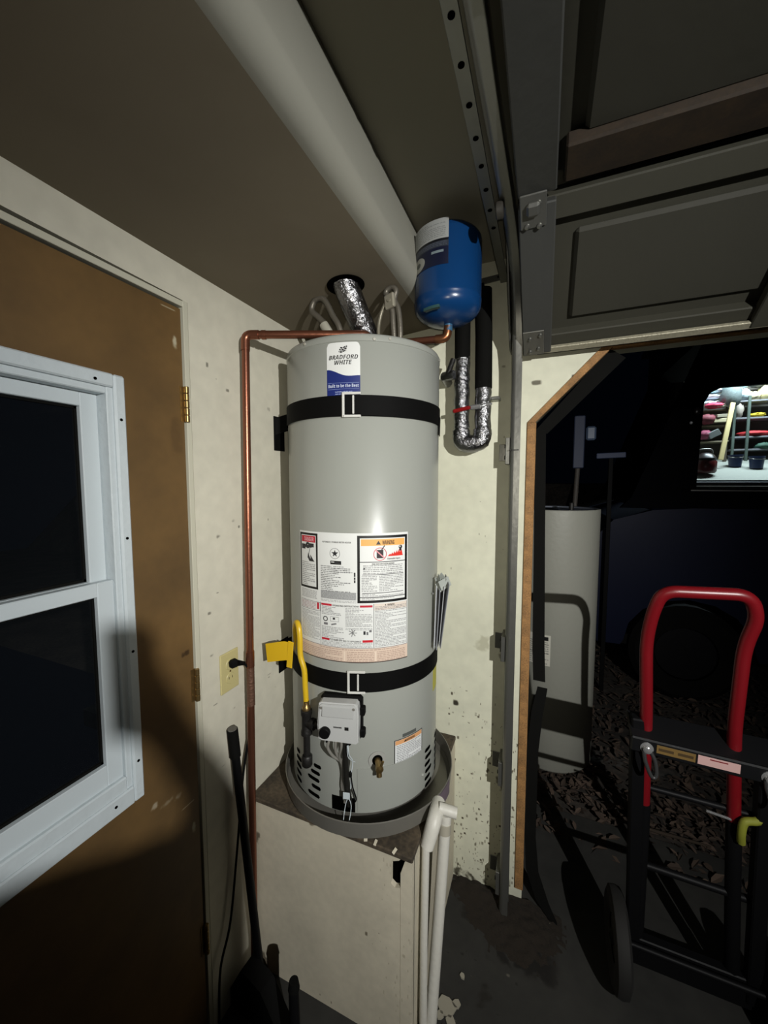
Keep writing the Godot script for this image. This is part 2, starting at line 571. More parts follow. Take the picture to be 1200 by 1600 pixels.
func tank_image() -> Image:
	var im := Image.create(256, 360, false, Image.FORMAT_RGB8)
	var rng := RandomNumberGenerator.new()
	rng.seed = 21
	im.fill(Color(0.6, 0.61, 0.6))
	print_lines(im, 14, 20, 226, 120, 14, Color(0.42, 0.43, 0.43), rng, 0.7)
	R(im, 0, 156, 256, 18, Color(0.02, 0.03, 0.06)); R(im, 0, 174, 256, 46, Color(0.17, 0.19, 0.23))
	print_lines(im, 10, 180, 236, 36, 12, Color(0.35, 0.37, 0.42), rng, 0.9)
	R(im, 0, 220, 256, 140, Color(0.02, 0.05, 0.16))
	R(im, 160, 244, 70, 20, Color(0.45, 0.5, 0.52))
	for k in 2: ring(im, 60, 296, 0, 56 - k * 36, Color(0.58, 0.58, 0.55) if k == 0 else Color(0.28, 0.3, 0.28))
	return im

# ------------------------------------------------------------------ shared numbers (metres)
const WL := -0.85        # face of the left wall
const WB := -1.465       # face of the wall with the garage opening
const HC := Vector3(-0.568, 0, -1.19)
const HR := 0.25
const TORCH := Vector3(0.022, 1.626, 0.012)
const LAMP := Vector3(1.06, 1.93, 0.55)
var M := {}

func around_heater(deg: float, y: float, out := 0.0) -> Vector3:
	var a := deg_to_rad(deg)
	return Vector3(HC.x + sin(a) * (HR + out), y, HC.z + cos(a) * (HR + out))

func heater_frame(deg: float) -> Basis:
	# x along the jacket, y up, z outwards
	var a := deg_to_rad(deg)
	return Basis(Vector3(cos(a), 0, -sin(a)), Vector3.UP, Vector3(sin(a), 0, cos(a)))

func _ready() -> void:
	view_and_light()
	materials()
	room()
	side_door()
	garage_door()
	stand_and_pan()
	heater()
	heater_fittings()
	pipes()
	wall_bits()
	floor_bits()
	hand_truck()
	outside()
	van()
	shed()
	hand_lamp()

func view_and_light() -> void:
	var cam := Camera3D.new()
	cam.name = "camera"
	cam.fov = rad_to_deg(2.0 * atan(800.0 / 600.0))
	cam.near = 0.02
	cam.far = 200.0
	cam.position = Vector3(0, 1.61, 0)
	cam.rotation = Vector3(deg_to_rad(-4.29), deg_to_rad(22.6), 0)
	add_child(cam)
	cam.current = true
	var e := Environment.new()
	e.background_mode = Environment.BG_COLOR
	e.background_color = Color(0.004, 0.007, 0.016)
	e.tonemap_mode = Environment.TONE_MAPPER_LINEAR
	e.tonemap_exposure = 1.0
	e.sdfgi_enabled = true
	e.ssao_enabled = true
	e.ssil_enabled = true
	var w := WorldEnvironment.new()
	w.name = "environment"
	w.environment = e
	add_child(w)
	# hand lamp held up to the right of the lens: a wide beam and a little spill round the bulb
	var l := SpotLight3D.new()
	l.name = "hand_lamp_beam"
	l.look_at_from_position(LAMP, Vector3(-0.36, 1.2, -1.4))
	l.light_color = Color(1.0, 0.998, 0.985)
	l.light_energy = 5.1
	l.light_size = 0.008
	l.spot_range = 30.0
	l.spot_attenuation = 2.0
	l.spot_angle = 44.0
	l.spot_angle_attenuation = 1.0
	l.shadow_enabled = true
	add_child(l)
	# the torch of the phone itself
	var ph := SpotLight3D.new()
	ph.name = "phone_torch_beam"
	ph.position = TORCH
	ph.rotation = Vector3(deg_to_rad(-4.29), deg_to_rad(22.6), 0)
	ph.light_color = Color(1.0, 0.97, 0.9)
	ph.light_energy = 0.38
	ph.light_size = 0.004
	ph.spot_range = 30.0
	ph.spot_attenuation = 2.0
	ph.spot_angle = 47.0
	ph.spot_angle_attenuation = 1.0
	ph.shadow_enabled = true
	add_child(ph)
	var sp := OmniLight3D.new()
	sp.name = "hand_lamp_spill"
	sp.position = LAMP
	sp.light_color = Color(1.0, 0.998, 0.985)
	sp.light_energy = 0.32
	sp.light_size = 0.008
	sp.omni_range = 30.0
	sp.omni_attenuation = 2.0
	sp.shadow_enabled = true
	add_child(sp)

func materials() -> void:
	M.cream = Color(0.78, 0.765, 0.70)
	M.dark = mat(Color(0.03, 0.03, 0.03), 0.6)
	M.black = mat(Color(0.05, 0.05, 0.05), 0.6)
	M.black.metallic_specular = 0.2
	M.gap = mat(Color(0.02, 0.018, 0.015), 1.0)
	M.gap.metallic_specular = 0.0
	M.white = mat(Color(0.75, 0.785, 0.8), 0.45)
	M.galv = bumpy(mat(Color(0.5, 0.5, 0.48), 0.4, 0.8), 0.02, 5.0, 0.12)
	M.steel = mat(Color(0.6, 0.59, 0.56), 0.28, 0.45)
	M.chrome = mat(Color(0.78, 0.78, 0.78), 0.15, 0.75)
	M.copper = bumpy(mat(Color(0.56, 0.36, 0.28), 0.33, 0.85), 0.02, 8.0, 0.15, 7)
	M.foil = bumpy(mat(Color(0.53, 0.53, 0.54), 0.27, 1.0), 0.01, 6.0, 1.0, 12)
	var fn := FastNoiseLite.new()
	fn.seed = 12; fn.noise_type = FastNoiseLite.TYPE_CELLULAR; fn.frequency = 0.022; fn.fractal_octaves = 3
	fn.cellular_return_type = FastNoiseLite.RETURN_DISTANCE2_SUB
	fn.domain_warp_enabled = true; fn.domain_warp_amplitude = 30.0
	(M.foil.normal_texture as NoiseTexture2D).noise = fn
	(M.foil.normal_texture as NoiseTexture2D).bump_strength = 9.0
	M.jacket = mat(Color(0.585, 0.595, 0.57), 0.3)
	M.wood = wall_mat(surface_image(128, Color(0.57, 0.42, 0.25), 4, 0.15, 0.2, []), 0.25)
	M.brass = mat(Color(0.62, 0.52, 0.34), 0.35, 0.9)
	M.rubber = mat(Color(0.06, 0.06, 0.055), 0.85)
	M.rubber.metallic_specular = 0.2
	M.pvc = bumpy(mat(Color(0.8, 0.79, 0.75), 0.45), 0.03, 5.0, 0.3)
	M.iron = bumpy(mat(Color(0.12, 0.115, 0.11), 0.5, 0.3), 0.05, 8.0, 0.5)
	M.yellow = mat(Color(0.8, 0.66, 0.12), 0.35)
	M.strap = mat(Color(0.04, 0.04, 0.04), 0.7)
	M.strap.metallic_specular = 0.2
	M.bluetank = mat(Color(0.05, 0.215, 0.4), 0.25)
	M.red = mat(Color(0.42, 0.05, 0.08), 0.35)
	M.frame = mat(Color(0.05, 0.05, 0.055), 0.5)
	M.frame.metallic_specular = 0.25
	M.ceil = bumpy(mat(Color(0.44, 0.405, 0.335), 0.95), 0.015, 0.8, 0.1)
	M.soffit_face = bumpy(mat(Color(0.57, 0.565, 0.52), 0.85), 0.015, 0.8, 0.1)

# ------------------------------------------------------------------ the room
func room() -> void:
	var rng := RandomNumberGenerator.new()
	rng.seed = 31
	# left wall: painted board with a few chips; texture 2.56 m a side
	var chips := []
	var dark := Color(0.2, 0.19, 0.16)
	for p in [[-0.8, 1.93], [-0.83, 1.9], [-0.87, 1.88], [-0.9, 1.48], [-0.82, 1.46], [-0.84, 1.33], [-0.81, 1.3], [-0.78, 1.25], [-0.95, 1.18], [-0.78, 1.13], [-0.79, 0.98], [-0.86, 0.93], [-0.87, 0.89], [-0.85, 1.02], [-1.02, 0.95], [-1.05, 0.9]]:
		chips.append([p[0] / 2.56, -p[1] / 2.56, rng.randf_range(0.0015, 0.0045), rng.randf_range(0.0015, 0.004), dark, 0.5, 1.2])
	for k in 14:
		chips.append([rng.randf_range(-1.4, -0.75) / 2.56, -rng.randf_range(0.2, 2.0) / 2.56, rng.randf_range(0.001, 0.006), rng.randf_range(0.001, 0.003), dark, rng.randf_range(0.15, 0.4), 1.5])
	var left := wall_mat(surface_image(1024, M.cream, 2, 0.03, 0.03, chips), 2.56)
	left.normal_enabled = false
	# back wall: the same paint, dirt thrown up from the floor
	var dirt := []
	for k in 620:
		var y := pow(rng.randf(), 3.0) * 0.8
		dirt.append([rng.randf_range(-0.33, 0.0) / 2.56, -y / 2.56, rng.randf_range(0.0009, 0.0026), rng.randf_range(0.0009, 0.004), Color(0.2, 0.165, 0.11), rng.randf_range(0.4, 0.95), 1.0])
	for k in 40:
		dirt.append([rng.randf_range(-0.33, 0.15) / 2.56, -rng.randf_range(0.6, 2.1) / 2.56, rng.randf_range(0.0008, 0.003), rng.randf_range(0.0008, 0.003), Color(0.25, 0.22, 0.17), rng.randf_range(0.3, 0.6), 1.0])
	for p in [[-0.12, 0.44, 0.012, 0.02, 0.8], [-0.115, 0.13, 0.01, 0.02, 0.9], [-0.31, 0.48, 0.006, 0.012, 0.9], [-0.135, 0.95, 0.012, 0.01, 0.5], [-0.12, 0.06, 0.02, 0.01, 0.9], [-0.3, 0.74, 0.006, 0.006, 0.9], [-0.25, 0.02, 0.05, 0.012, 0.7], [0.08, 1.97, 0.003, 0.003, 0.8], [-0.04, 1.96, 0.01, 0.004, 0.6]]:
		dirt.append([p[0] / 2.56, -p[1] / 2.56, p[2], p[3], Color(0.13, 0.11, 0.07), p[4], 0.8])
	dirt.append([-0.19 / 2.56, -1.0 / 2.56, 0.03, 0.018, Color(0.66, 0.65, 0.56), 0.7, 0.8])
	var back := wall_mat(surface_image(1024, Color(0.82, 0.818, 0.735), 5, 0.035, 0.03, dirt), 2.56)
	M.wall_left = left
	M.wall_back = back
	var b := MB.new()
	b.span(Vector3(WL - 0.12, 0, -1.6), Vector3(WL, 2.3, -0.743))
	b.prism(PackedVector2Array([Vector2(0.743, 2.0665), Vector2(-0.2, 2.082), Vector2(-0.2, 2.3), Vector2(0.743, 2.3)]), Transform3D(Basis(Vector3.FORWARD, Vector3.UP, Vector3.RIGHT), Vector3(WL, 0, 0)), 0.12)
	b.span(Vector3(WL - 0.12, 0, 0.2), Vector3(WL, 2.3, 3.6))
	struct("wall_left", b, left)
	# wall round the garage opening, its upper corner cut off at a slant
	b = MB.new()
	var TB := Transform3D(Basis.IDENTITY, Vector3(0, 0, WB))
	b.prism(PackedVector2Array([Vector2(-0.97, 0), Vector2(-0.036, 0), Vector2(-0.036, 1.835), Vector2(0.19, 2.065), Vector2(0.19, 2.8), Vector2(-0.97, 2.8)]), TB, 0.14)
	b.span(Vector3(0.19, 2.065, WB - 0.14), Vector3(2.2, 2.8, WB))
	b.prism(PackedVector2Array([Vector2(2.2, 2.065), Vector2(2.43, 1.835), Vector2(2.43, 0), Vector2(3.1, 0), Vector2(3.1, 2.8), Vector2(2.2, 2.8)]), TB, 0.14)
	struct("wall_back", b, back)
	struct("wall_right", span_mb(Vector3(3.0, 0, -1.6), Vector3(3.12, 2.8, 3.6)), mat(Color(0.55, 0.52, 0.45), 0.9))
	struct("wall_front", span_mb(Vector3(-0.97, 0, 3.5), Vector3(3.12, 2.8, 3.62)), mat(Color(0.55, 0.52, 0.45), 0.9))
	# floor
	var st := [[0.035 / 2.56, 0, 0.01, 0.01, dark, 0.0, 0.0]]
	st.append([-0.03 / 2.56, -1.3 / 2.56, 0.055, 0.035, Color(0.055, 0.043, 0.028), 0.95, 0.9])
	st.append([-0.16 / 2.56, -1.36 / 2.56, 0.05, 0.03, Color(0.07, 0.055, 0.035), 0.9, 0.9])
	st.append([-0.13 / 2.56, -1.13 / 2.56, 0.02, 0.02, Color(0.09, 0.075, 0.055), 0.8, 0.9])
	for k in 130:
		var c := Color(0.42, 0.4, 0.36) if rng.randf() < 0.4 else Color(0.06, 0.05, 0.04)
		st.append([rng.randf_range(-0.3, 0.1) / 2.56, rng.randf_range(-1.44, -0.8) / 2.56, rng.randf_range(0.001, 0.004), rng.randf_range(0.001, 0.003), c, rng.randf_range(0.3, 0.8), 0.8])
	var fm := wall_mat(surface_image(1024, Color(0.165, 0.162, 0.15), 14, 0.16, 0.12, st), 2.56, 0.85)
	M.floor = fm
	struct("floor", span_mb(Vector3(-0.97, -0.12, WB - 0.14), Vector3(3.12, 0, 3.62)), fm)
	# ceiling: low soffit over the heater, its rounded step, the higher ceiling beyond
	b = MB.new()
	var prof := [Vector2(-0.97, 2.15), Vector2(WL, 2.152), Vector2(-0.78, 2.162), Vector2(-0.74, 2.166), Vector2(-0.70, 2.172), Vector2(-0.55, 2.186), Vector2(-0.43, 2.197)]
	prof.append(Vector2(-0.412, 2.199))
	profile_along(b, prof, WB + 0.0, 3.55)
	b.poly([Vector3(-0.392, 2.52, WB), Vector3(-0.97, 2.52, WB), Vector3(-0.97, 2.52, 3.55), Vector3(-0.392, 2.52, 3.55)], Vector3.UP)
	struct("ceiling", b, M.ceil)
	b = MB.new()
	prof = [Vector2(-0.412, 2.199)]
	for k in 8:
		var a := -PI / 2 + deg_to_rad(6) + (PI / 2 - deg_to_rad(6)) * k / 7
		prof.append(Vector2(-0.406 + 0.04 * cos(a), 2.239 + 0.04 * sin(a)))
	prof.append(Vector2(-0.39, 2.396))
	profile_along(b, prof, WB + 0.0, 3.55)
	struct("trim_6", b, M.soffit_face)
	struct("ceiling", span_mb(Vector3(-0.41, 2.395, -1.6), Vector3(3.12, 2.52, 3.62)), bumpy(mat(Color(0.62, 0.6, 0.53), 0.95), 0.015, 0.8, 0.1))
	# cut wood edging of the opening and the fluted rubber seal behind it
	b = MB.new()
	b.span(Vector3(-0.062, 0.05, WB - 0.02), Vector3(-0.032, 1.822, WB + 0.006), 0.002)
	struct("trim_1", b, M.wood)
	b = MB.new()
	b.prism(PackedVector2Array([Vector2(-0.062, 1.822), Vector2(-0.036, 1.822), Vector2(0.192, 2.05), Vector2(0.192, 2.085)]), Transform3D(Basis.IDENTITY, Vector3(0, 0, WB + 0.006)), 0.02)
	struct("trim_2", b, M.wood)
	struct("trim_3", span_mb(Vector3(0.19, 2.045, WB - 0.02), Vector3(2.2, 2.075, WB + 0.004), 0.002), M.wood)

func profile_along(b: MB, prof: Array, z0: float, z1: float) -> void:
	var m := prof.size()
	var nn := []
	for i in m:
		var d: Vector2 = prof[mini(i + 1, m - 1)] - prof[maxi(i - 1, 0)]
		nn.append(Vector3(d.y, -d.x, 0).normalized())
	var q := b.V.size()
	for i in m:
		b.vt(Vector3(prof[i].x, prof[i].y, z0), nn[i], Vector2(prof[i].x, z0))
		b.vt(Vector3(prof[i].x, prof[i].y, z1), nn[i], Vector2(prof[i].x, z1))
	for i in m - 1:
		var k := q + 2 * i
		b.ti(k, k + 1, k + 3); b.ti(k, k + 3, k + 2)

func side_door() -> void:
	# jamb of the side door
	var b := MB.new()
	b.span(Vector3(WL - 0.12, 0, -0.7405), Vector3(WL + 0.002, 2.066, -0.727), 0.001)
	b.span(Vector3(WL - 0.12, 2.05, -0.727), Vector3(WL + 0.002, 2.064, 0.2), 0.001)
	struct("trim_4", b, mat(Color(0.74, 0.73, 0.66), 0.7))
	b = MB.new()
	b.span(Vector3(WL - 0.1, 0, -0.7445), Vector3(WL - 0.004, 2.07, -0.7405))
	b.span(Vector3(WL - 0.05, 2.042, -0.7268), Vector3(WL - 0.014, 2.0498, 0.19))
	b.span(Vector3(WL - 0.05, 0.0, -0.7268), Vector3(WL - 0.014, 2.045, -0.7222))
	b.span(Vector3(WL - 0.1, 2.0645, -0.74), Vector3(WL - 0.03, 2.0655, 0.2))
	struct("trim_5", b, M.gap)
	var door := Node3D.new()
	door.name = numbered("door_1")
	add_child(door)
	door.set_meta("kind", "structure")
	var sm := []
	sm.append([-0.66 / 1.28, -0.80 / 1.28, 0.012, 0.008, Color(0.55, 0.5, 0.42), 0.9, 0.8])
	sm.append([-0.60 / 1.28, -0.825 / 1.28, 0.012, 0.01, Color(0.6, 0.56, 0.48), 0.9, 0.8])
	sm.append([-0.63 / 1.28, -0.812 / 1.28, 0.02, 0.006, Color(0.5, 0.45, 0.36), 0.8, 0.8])
	sm.append([-0.705 / 1.28, -1.96 / 1.28, 0.006, 0.018, Color(0.7, 0.67, 0.58), 0.95, 0.4])
	sm.append([-0.69 / 1.28, -2.035 / 1.28, 0.02, 0.002, Color(0.7, 0.67, 0.58), 0.8, 0.9])
	sm.append([-0.7 / 1.28, -1.17 / 1.28, 0.012, 0.008, Color(0.16, 0.1, 0.04), 0.7, 0.8])
	sm.append([-0.7 / 1.28, -1.73 / 1.28, 0.02, 0.05, Color(0.3, 0.22, 0.12), 0.5, 0.3])
	var dm := wall_mat(surface_image(512, Color(0.375, 0.285, 0.16), 17, 0.12, 0.04, sm), 1.28, 0.55)
	# slab with a cut-out for the window
	b = MB.new()
	var x0 := WL - 0.045
	var x1 := WL - 0.003
	b.span(Vector3(x0, 0.015, -0.7225), Vector3(x1, 2.044, -0.55))
	b.span(Vector3(x0, 0.015, 0.0), Vector3(x1, 2.044, 0.185))
	b.span(Vector3(x0, 0.015, -0.55), Vector3(x1, 0.9, 0.0))
	b.span(Vector3(x0, 1.822, -0.55), Vector3(x1, 2.044, 0.0))
	obj("slab", b, dm, door)
	# window kit: flange, recessed sashes, panes
	var wf := MB.new()
	var fx := WL + 0.012
	var zr := -0.566
	var zl := -0.004
	wf.span(Vector3(WL - 0.003, 0.884, zr), Vector3(fx, 1.838, zr + 0.024), 0.004)
	wf.span(Vector3(WL - 0.003, 0.884, zl - 0.024), Vector3(fx, 1.838, zl), 0.004)
	wf.span(Vector3(WL - 0.003, 1.81, zr + 0.0235), Vector3(fx - 0.0004, 1.838, zl - 0.0235), 0.003)
	wf.span(Vector3(WL - 0.003, 0.884, zr + 0.0235), Vector3(fx - 0.0004, 0.925, zl - 0.0235), 0.003)
	# inner channel
	wf.span(Vector3(WL - 0.05, 0.9, zr + 0.02), Vector3(WL + 0.004, 1.822, zr + 0.036), 0.002)
	wf.span(Vector3(WL - 0.05, 0.9, zl - 0.036), Vector3(WL + 0.004, 1.822, zl - 0.02), 0.002)
	wf.span(Vector3(WL - 0.05, 1.796, zr + 0.035), Vector3(WL + 0.002, 1.822, zl - 0.035), 0.002)
	wf.span(Vector3(WL - 0.05, 0.9, zr + 0.035), Vector3(WL + 0.006, 0.955, zl - 0.035), 0.003)
	var frame_node := obj("window_frame", wf, bumpy(M.white.duplicate(), 0.03, 4.0, 0.25), door)
	for p in [[1.82, -0.505], [1.745, -0.553], [1.49, -0.553], [1.235, -0.553], [0.978, -0.553], [0.908, -0.5], [1.822, -0.3], [0.905, -0.25]]:
		obj("screw", cyl_mb(Vector3(fx - 0.001, p[0], p[1]), 0.0032, 0.002, axis(Vector3.RIGHT), 8), M.gap, frame_node)
	for s in 2:
		var up := s == 0
		var sx := WL - 0.026 if up else WL - 0.004
		var y0 := 1.372 if up else 0.952
		var y1 := 1.797 if up else 1.402
		var bt := 0.03
		var d := 0.02
		var sb := MB.new()
		var za := zr + 0.036
		var zb := zl - 0.036
		sb.span(Vector3(sx - d, y0, za), Vector3(sx, y1, za + 0.034), 0.002)
		sb.span(Vector3(sx - d, y0, zb - 0.034), Vector3(sx, y1, zb), 0.002)
		sb.span(Vector3(sx - d, y1 - bt, za + 0.0335), Vector3(sx - 0.0003, y1, zb - 0.0335), 0.0015)
		sb.span(Vector3(sx - d, y0, za + 0.0335), Vector3(sx - 0.0003, y0 + (bt if up else 0.05), zb - 0.0335), 0.0015)
		var sash := obj("upper_sash" if up else "lower_sash", sb, M.white, door)
		var bead := MB.new()
		var gy0 := y0 + (bt if up else 0.05)
		bead.span(Vector3(sx - d + 0.002, gy0, za + 0.034), Vector3(sx - d + 0.008, y1 - bt, za + 0.039))
		bead.span(Vector3(sx - d + 0.002, gy0, za + 0.034), Vector3(sx - d + 0.008, gy0 + 0.006, zb - 0.034))
		bead.span(Vector3(sx - d + 0.002, y1 - bt - 0.005, za + 0.034), Vector3(sx - d + 0.008, y1 - bt, zb - 0.034))
		obj("glazing_bead", bead, M.rubber, sash)
		var gm := mat(Color(0.6, 0.65, 0.7, 0.006), 0.03)
		gm.metallic_specular = 0.2
		gm.transparency = BaseMaterial3D.TRANSPARENCY_ALPHA
		obj("pane", span_mb(Vector3(sx - d + 0.003, y0 + 0.01, za + 0.02), Vector3(sx - d + 0.0045, y1 - 0.01, zb - 0.02)), gm, sash)
	# hinges: knuckled barrels
	for hy in [1.81, 1.07, 0.323]:
		var hb := MB.new()
		hb.span(Vector3(WL - 0.0035, hy - 0.044, -0.7255), Vector3(WL - 0.0015, hy + 0.044, -0.712))
		var hg := obj("hinge", hb, M.brass, door)
		for k in 5:
			obj("knuckle", cyl_mb(Vector3(WL + 0.005, hy - 0.045 + k * 0.018, -0.7255), 0.0062, 0.0168, Basis.IDENTITY, 12, 0.001), M.brass, hg)

# ------------------------------------------------------------------ overhead garage door
func garage_door() -> void:
	var d := thing("garage_door", "raised sectional garage door with recessed tan panels above the opening", "garage door", Vector3(1.2, 2.05, -1.41))
	var pan := bumpy(mat(Color(0.21, 0.205, 0.165), 0.75), 0.02, 3.0, 0.1)
	var fieldm := bumpy(mat(Color(0.2, 0.195, 0.16), 0.75), 0.02, 3.0, 0.1)
	var shade_brown_wood := wall_mat(surface_image(128, Color(0.17, 0.125, 0.07), 41, 0.2, 0.2, []), 0.4)
	var stile := bumpy(mat(Color(0.27, 0.272, 0.262), 0.6, 0.3), 0.02, 4.0, 0.15)
	var lows := [Vector3(0, 2.052, -1.41), Vector3(0, 2.298, -1.012), Vector3(0, 2.315, -0.53), Vector3(0, 2.315, -0.04), Vector3(0, 2.315, 0.45)]
	var highs := [Vector3(0, 2.283, -1.03), Vector3(0, 2.315, -0.54), Vector3(0, 2.315, -0.05), Vector3(0, 2.315, 0.44), Vector3(0, 2.315, 0.93)]
	for s in 5:
		var a: Vector3 = lows[s]
		var c: Vector3 = highs[s]
		var up := (c - a).normalized()
		var outn := up.cross(Vector3.RIGHT).normalized()   # away from the room (up and back)
		if outn.y < 0: outn = -outn
		var B := Basis(Vector3.RIGHT, up, outn)
		var L := a.distance_to(c)
		var X := Transform3D(B, a)
		var xl := -0.078
		var xr := 2.44
		var b := MB.new()
		b.box(X * Vector3((xl + xr) / 2, L / 2, 0.03), Vector3(xr - xl, L, 0.012), 0.0, B)
		if s == 0: b.box(X * Vector3((xl + xr) / 2, 0.028, 0.012), Vector3(xr - xl, 0.055, 0.03), 0.003, B)
		b.box(X * Vector3((xl + xr) / 2, L - 0.028, 0.012), Vector3(xr - xl, 0.055, 0.03), 0.003, B)
		var sec := obj("section", b, pan, d)
		for k in 5:
			var cx := xl + (xr - xl) * (k / 4.0)
			cx = clampf(cx, xl + 0.043, xr - 0.043)
			var st := MB.new()
			st.box(X * Vector3(cx, L / 2, -0.006), Vector3(0.085, L - 0.004, 0.03), 0.003, B)
			obj("stile", st, stile if k % 4 == 0 else pan, sec)
			if k < 4:
				var f := MB.new()
				f.box(X * Vector3(cx + 0.32, L / 2, 0.018), Vector3(0.46, L - 0.19, 0.018), 0.012, B)
				obj("raised_panel", f, fieldm, sec)
		var rail := MB.new()
		rail.box(X * Vector3((xl + xr) / 2, L - 0.004, 0.02), Vector3(xr - xl, 0.006, 0.034), 0.0, B)
		obj("wood_edge", rail, shade_brown_wood, sec)
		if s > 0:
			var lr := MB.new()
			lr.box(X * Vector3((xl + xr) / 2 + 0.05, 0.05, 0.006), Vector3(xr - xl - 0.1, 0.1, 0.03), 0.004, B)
			obj("shaded_bottom_rail", lr, shade_brown_wood, sec)  # very dark brown puts the shade between sections into the rail's colour
		# hinge plate and roller at the near edge
		var hg := MB.new()
		hg.box(X * Vector3(xl + 0.035, L - 0.012, -0.024), Vector3(0.06, 0.075, 0.006), 0.002, B)
		hg.box(X * Vector3(xl + 0.035, L - 0.004, -0.034), Vector3(0.03, 0.03, 0.016), 0.006, B)
		for q in [Vector2(-0.014, -0.03), Vector2(0.014, -0.034), Vector2(0.012, 0.016)]:
			hg.lathe([Vector2(0, 0.006), Vector2(0.006, 0.004), Vector2(0.007, 0)], X * Vector3(xl + 0.035 + q.x, L - 0.012 + q.y, -0.027), 8, axis(-outn))
		var hinge := obj("hinge_plate", hg, M.galv, sec)
		obj("roller", cyl_mb(X * Vector3(xl - 0.052, L - 0.004, 0.002), 0.02, 0.018, axis(Vector3.RIGHT), 16, 0.003), mat(Color(0.2, 0.19, 0.17), 0.5), sec)
	# bottom fixture, weather strip and the steel angle along the lower edge
	var bf := MB.new()
	var up0 := (Vector3(highs[0]) - Vector3(lows[0])).normalized()
	var out0 := up0.cross(Vector3.RIGHT).normalized()
	if out0.y < 0: out0 = -out0
	var B0 := Basis(Vector3.RIGHT, up0, out0)
	var X0 := Transform3D(B0, lows[0])
	bf.box(X0 * Vector3(-0.045, 0.05, -0.024), Vector3(0.062, 0.09, 0.005), 0.001, B0)
	for q in [Vector2(-0.055, 0.07), Vector2(-0.03, 0.03), Vector2(-0.055, 0.02), Vector2(-0.025, 0.08)]:
		bf.lathe([Vector2(0, 0.008), Vector2(0.005, 0.006), Vector2(0.006, 0)], X0 * Vector3(q.x, q.y, -0.026), 8, axis(-out0))
	obj("bottom_bracket", bf, M.galv, d)
	var an := MB.new()
	an.box(X0 * Vector3(1.19, 0.008, -0.012), Vector3(2.5, 0.022, 0.012), 0.002, B0)
	obj("edge_angle", an, bumpy(mat(Color(0.6, 0.58, 0.5), 0.55, 0.3), 0.05, 6.0, 0.6), d)
	var ws := MB.new()
	ws.box(X0 * Vector3(1.2, -0.012, 0.02), Vector3(2.48, 0.022, 0.045), 0.006, B0)
	obj("bottom_seal", ws, M.rubber, d)
	# track: channel bent from the wall up over the opening
	var t := thing("door_track", "galvanized garage door track curving from the floor overhead beside the heater", "track", Vector3(-0.085, 0, -1.40))
	var path: Array = [Vector3(-0.098, 0.0, -1.40), Vector3(-0.0985, 1.02, -1.40), Vector3(-0.099, 2.318, -1.40), Vector3(-0.12, 2.323, -0.6), Vector3(-0.12, 2.323, 1.2)]
	path = fillet(path, 0.36, 14)
	var tb := MB.new()
	channel(tb, path)
	obj("channel", tb, M.galv, t)
	# wall brackets along the upright
	for by in [0.12, 0.55, 1.02, 1.72]:
		var br := MB.new()
		br.span(Vector3(-0.126, by - 0.045, WB), Vector3(-0.112, by + 0.045, -1.385), 0.001)
		br.span(Vector3(-0.155, by - 0.03, WB), Vector3(-0.115, by + 0.03, WB + 0.004), 0.001)
		var bo := obj("bracket", br, M.galv, t)
		for k in 2:
			obj("bolt", cyl_mb(Vector3(-0.126, by - 0.02 + 0.04 * k, -1.425), 0.007, 0.006, axis(Vector3.LEFT), 6), M.iron, bo)
	# joint strap on the upright
	obj("splice", span_mb(Vector3(-0.113, 1.72, -1.376), Vector3(-0.082, 1.723, -1.371)), M.iron, t)
	# perforated angle carrying the overhead part
	var pa := MB.new()
	pa.span(Vector3(-0.163, 2.315, WB), Vector3(-0.137, 2.319, 1.2), 0.001)
	pa.span(Vector3(-0.163, 2.317, WB), Vector3(-0.159, 2.356, 1.2), 0.001)
	pa.prism(PackedVector2Array([Vector2(1.455, 2.317), Vector2(1.2, 2.317), Vector2(1.4, 2.06), Vector2(1.455, 2.06)]), Transform3D(Basis(Vector3.FORWARD, Vector3.UP, Vector3.RIGHT), Vector3(-0.117, 0, 0)), 0.004)
	var pao := obj("perforated_angle", pa, M.galv, t)
	for k in 14:
		obj("slot", cyl_mb(Vector3(-0.15, 2.3148, -1.15 + k * 0.075), 0.006, 0.0006, axis(Vector3.DOWN), 12), M.gap, pao)

func channel(b: MB, path: Array) -> void:
	# C-shaped steel channel swept along a path in the y-z plane; open towards +x (the door)
	var sec := [Vector2(0.017, -0.027), Vector2(0.002, -0.027), Vector2(-0.01, -0.022), Vector2(-0.013, -0.012), Vector2(-0.013, 0.012), Vector2(-0.01, 0.022), Vector2(0.002, 0.027), Vector2(0.017, 0.027)]
	for side in 2:
		var off := 0.0 if side == 0 else 0.003
		var base := b.V.size()
		var m := sec.size()
		for i in path.size():
			var t: Vector3 = (path[mini(i + 1, path.size() - 1)] - path[maxi(i - 1, 0)]).normalized()
			var o := Vector3.RIGHT.cross(t).normalized()
			for k in m:
				var d: Vector2 = sec[mini(k + 1, m - 1)] - sec[maxi(k - 1, 0)]
				var n2 := Vector2(-d.y, d.x).normalized()
				var n := (Vector3.RIGHT * n2.x + o * n2.y)
				if n2.x > 0.0 and absf(n2.y) < 0.9: n = -n
				if absf(n2.y) >= 0.9: n = o * signf(sec[k].y)
				if side == 1: n = -n
				var p: Vector2 = sec[k]
				b.vt(path[i] + Vector3.RIGHT * (p.x + off * 0.3) + o * p.y * (1.0 - off * 30.0), n, Vector2(k * 0.02, i * 0.05))
		for i in path.size() - 1:
			for k in m - 1:
				var a := base + i * m + k
				b.ti(a, a + 1, a + m + 1); b.ti(a, a + m + 1, a + m)

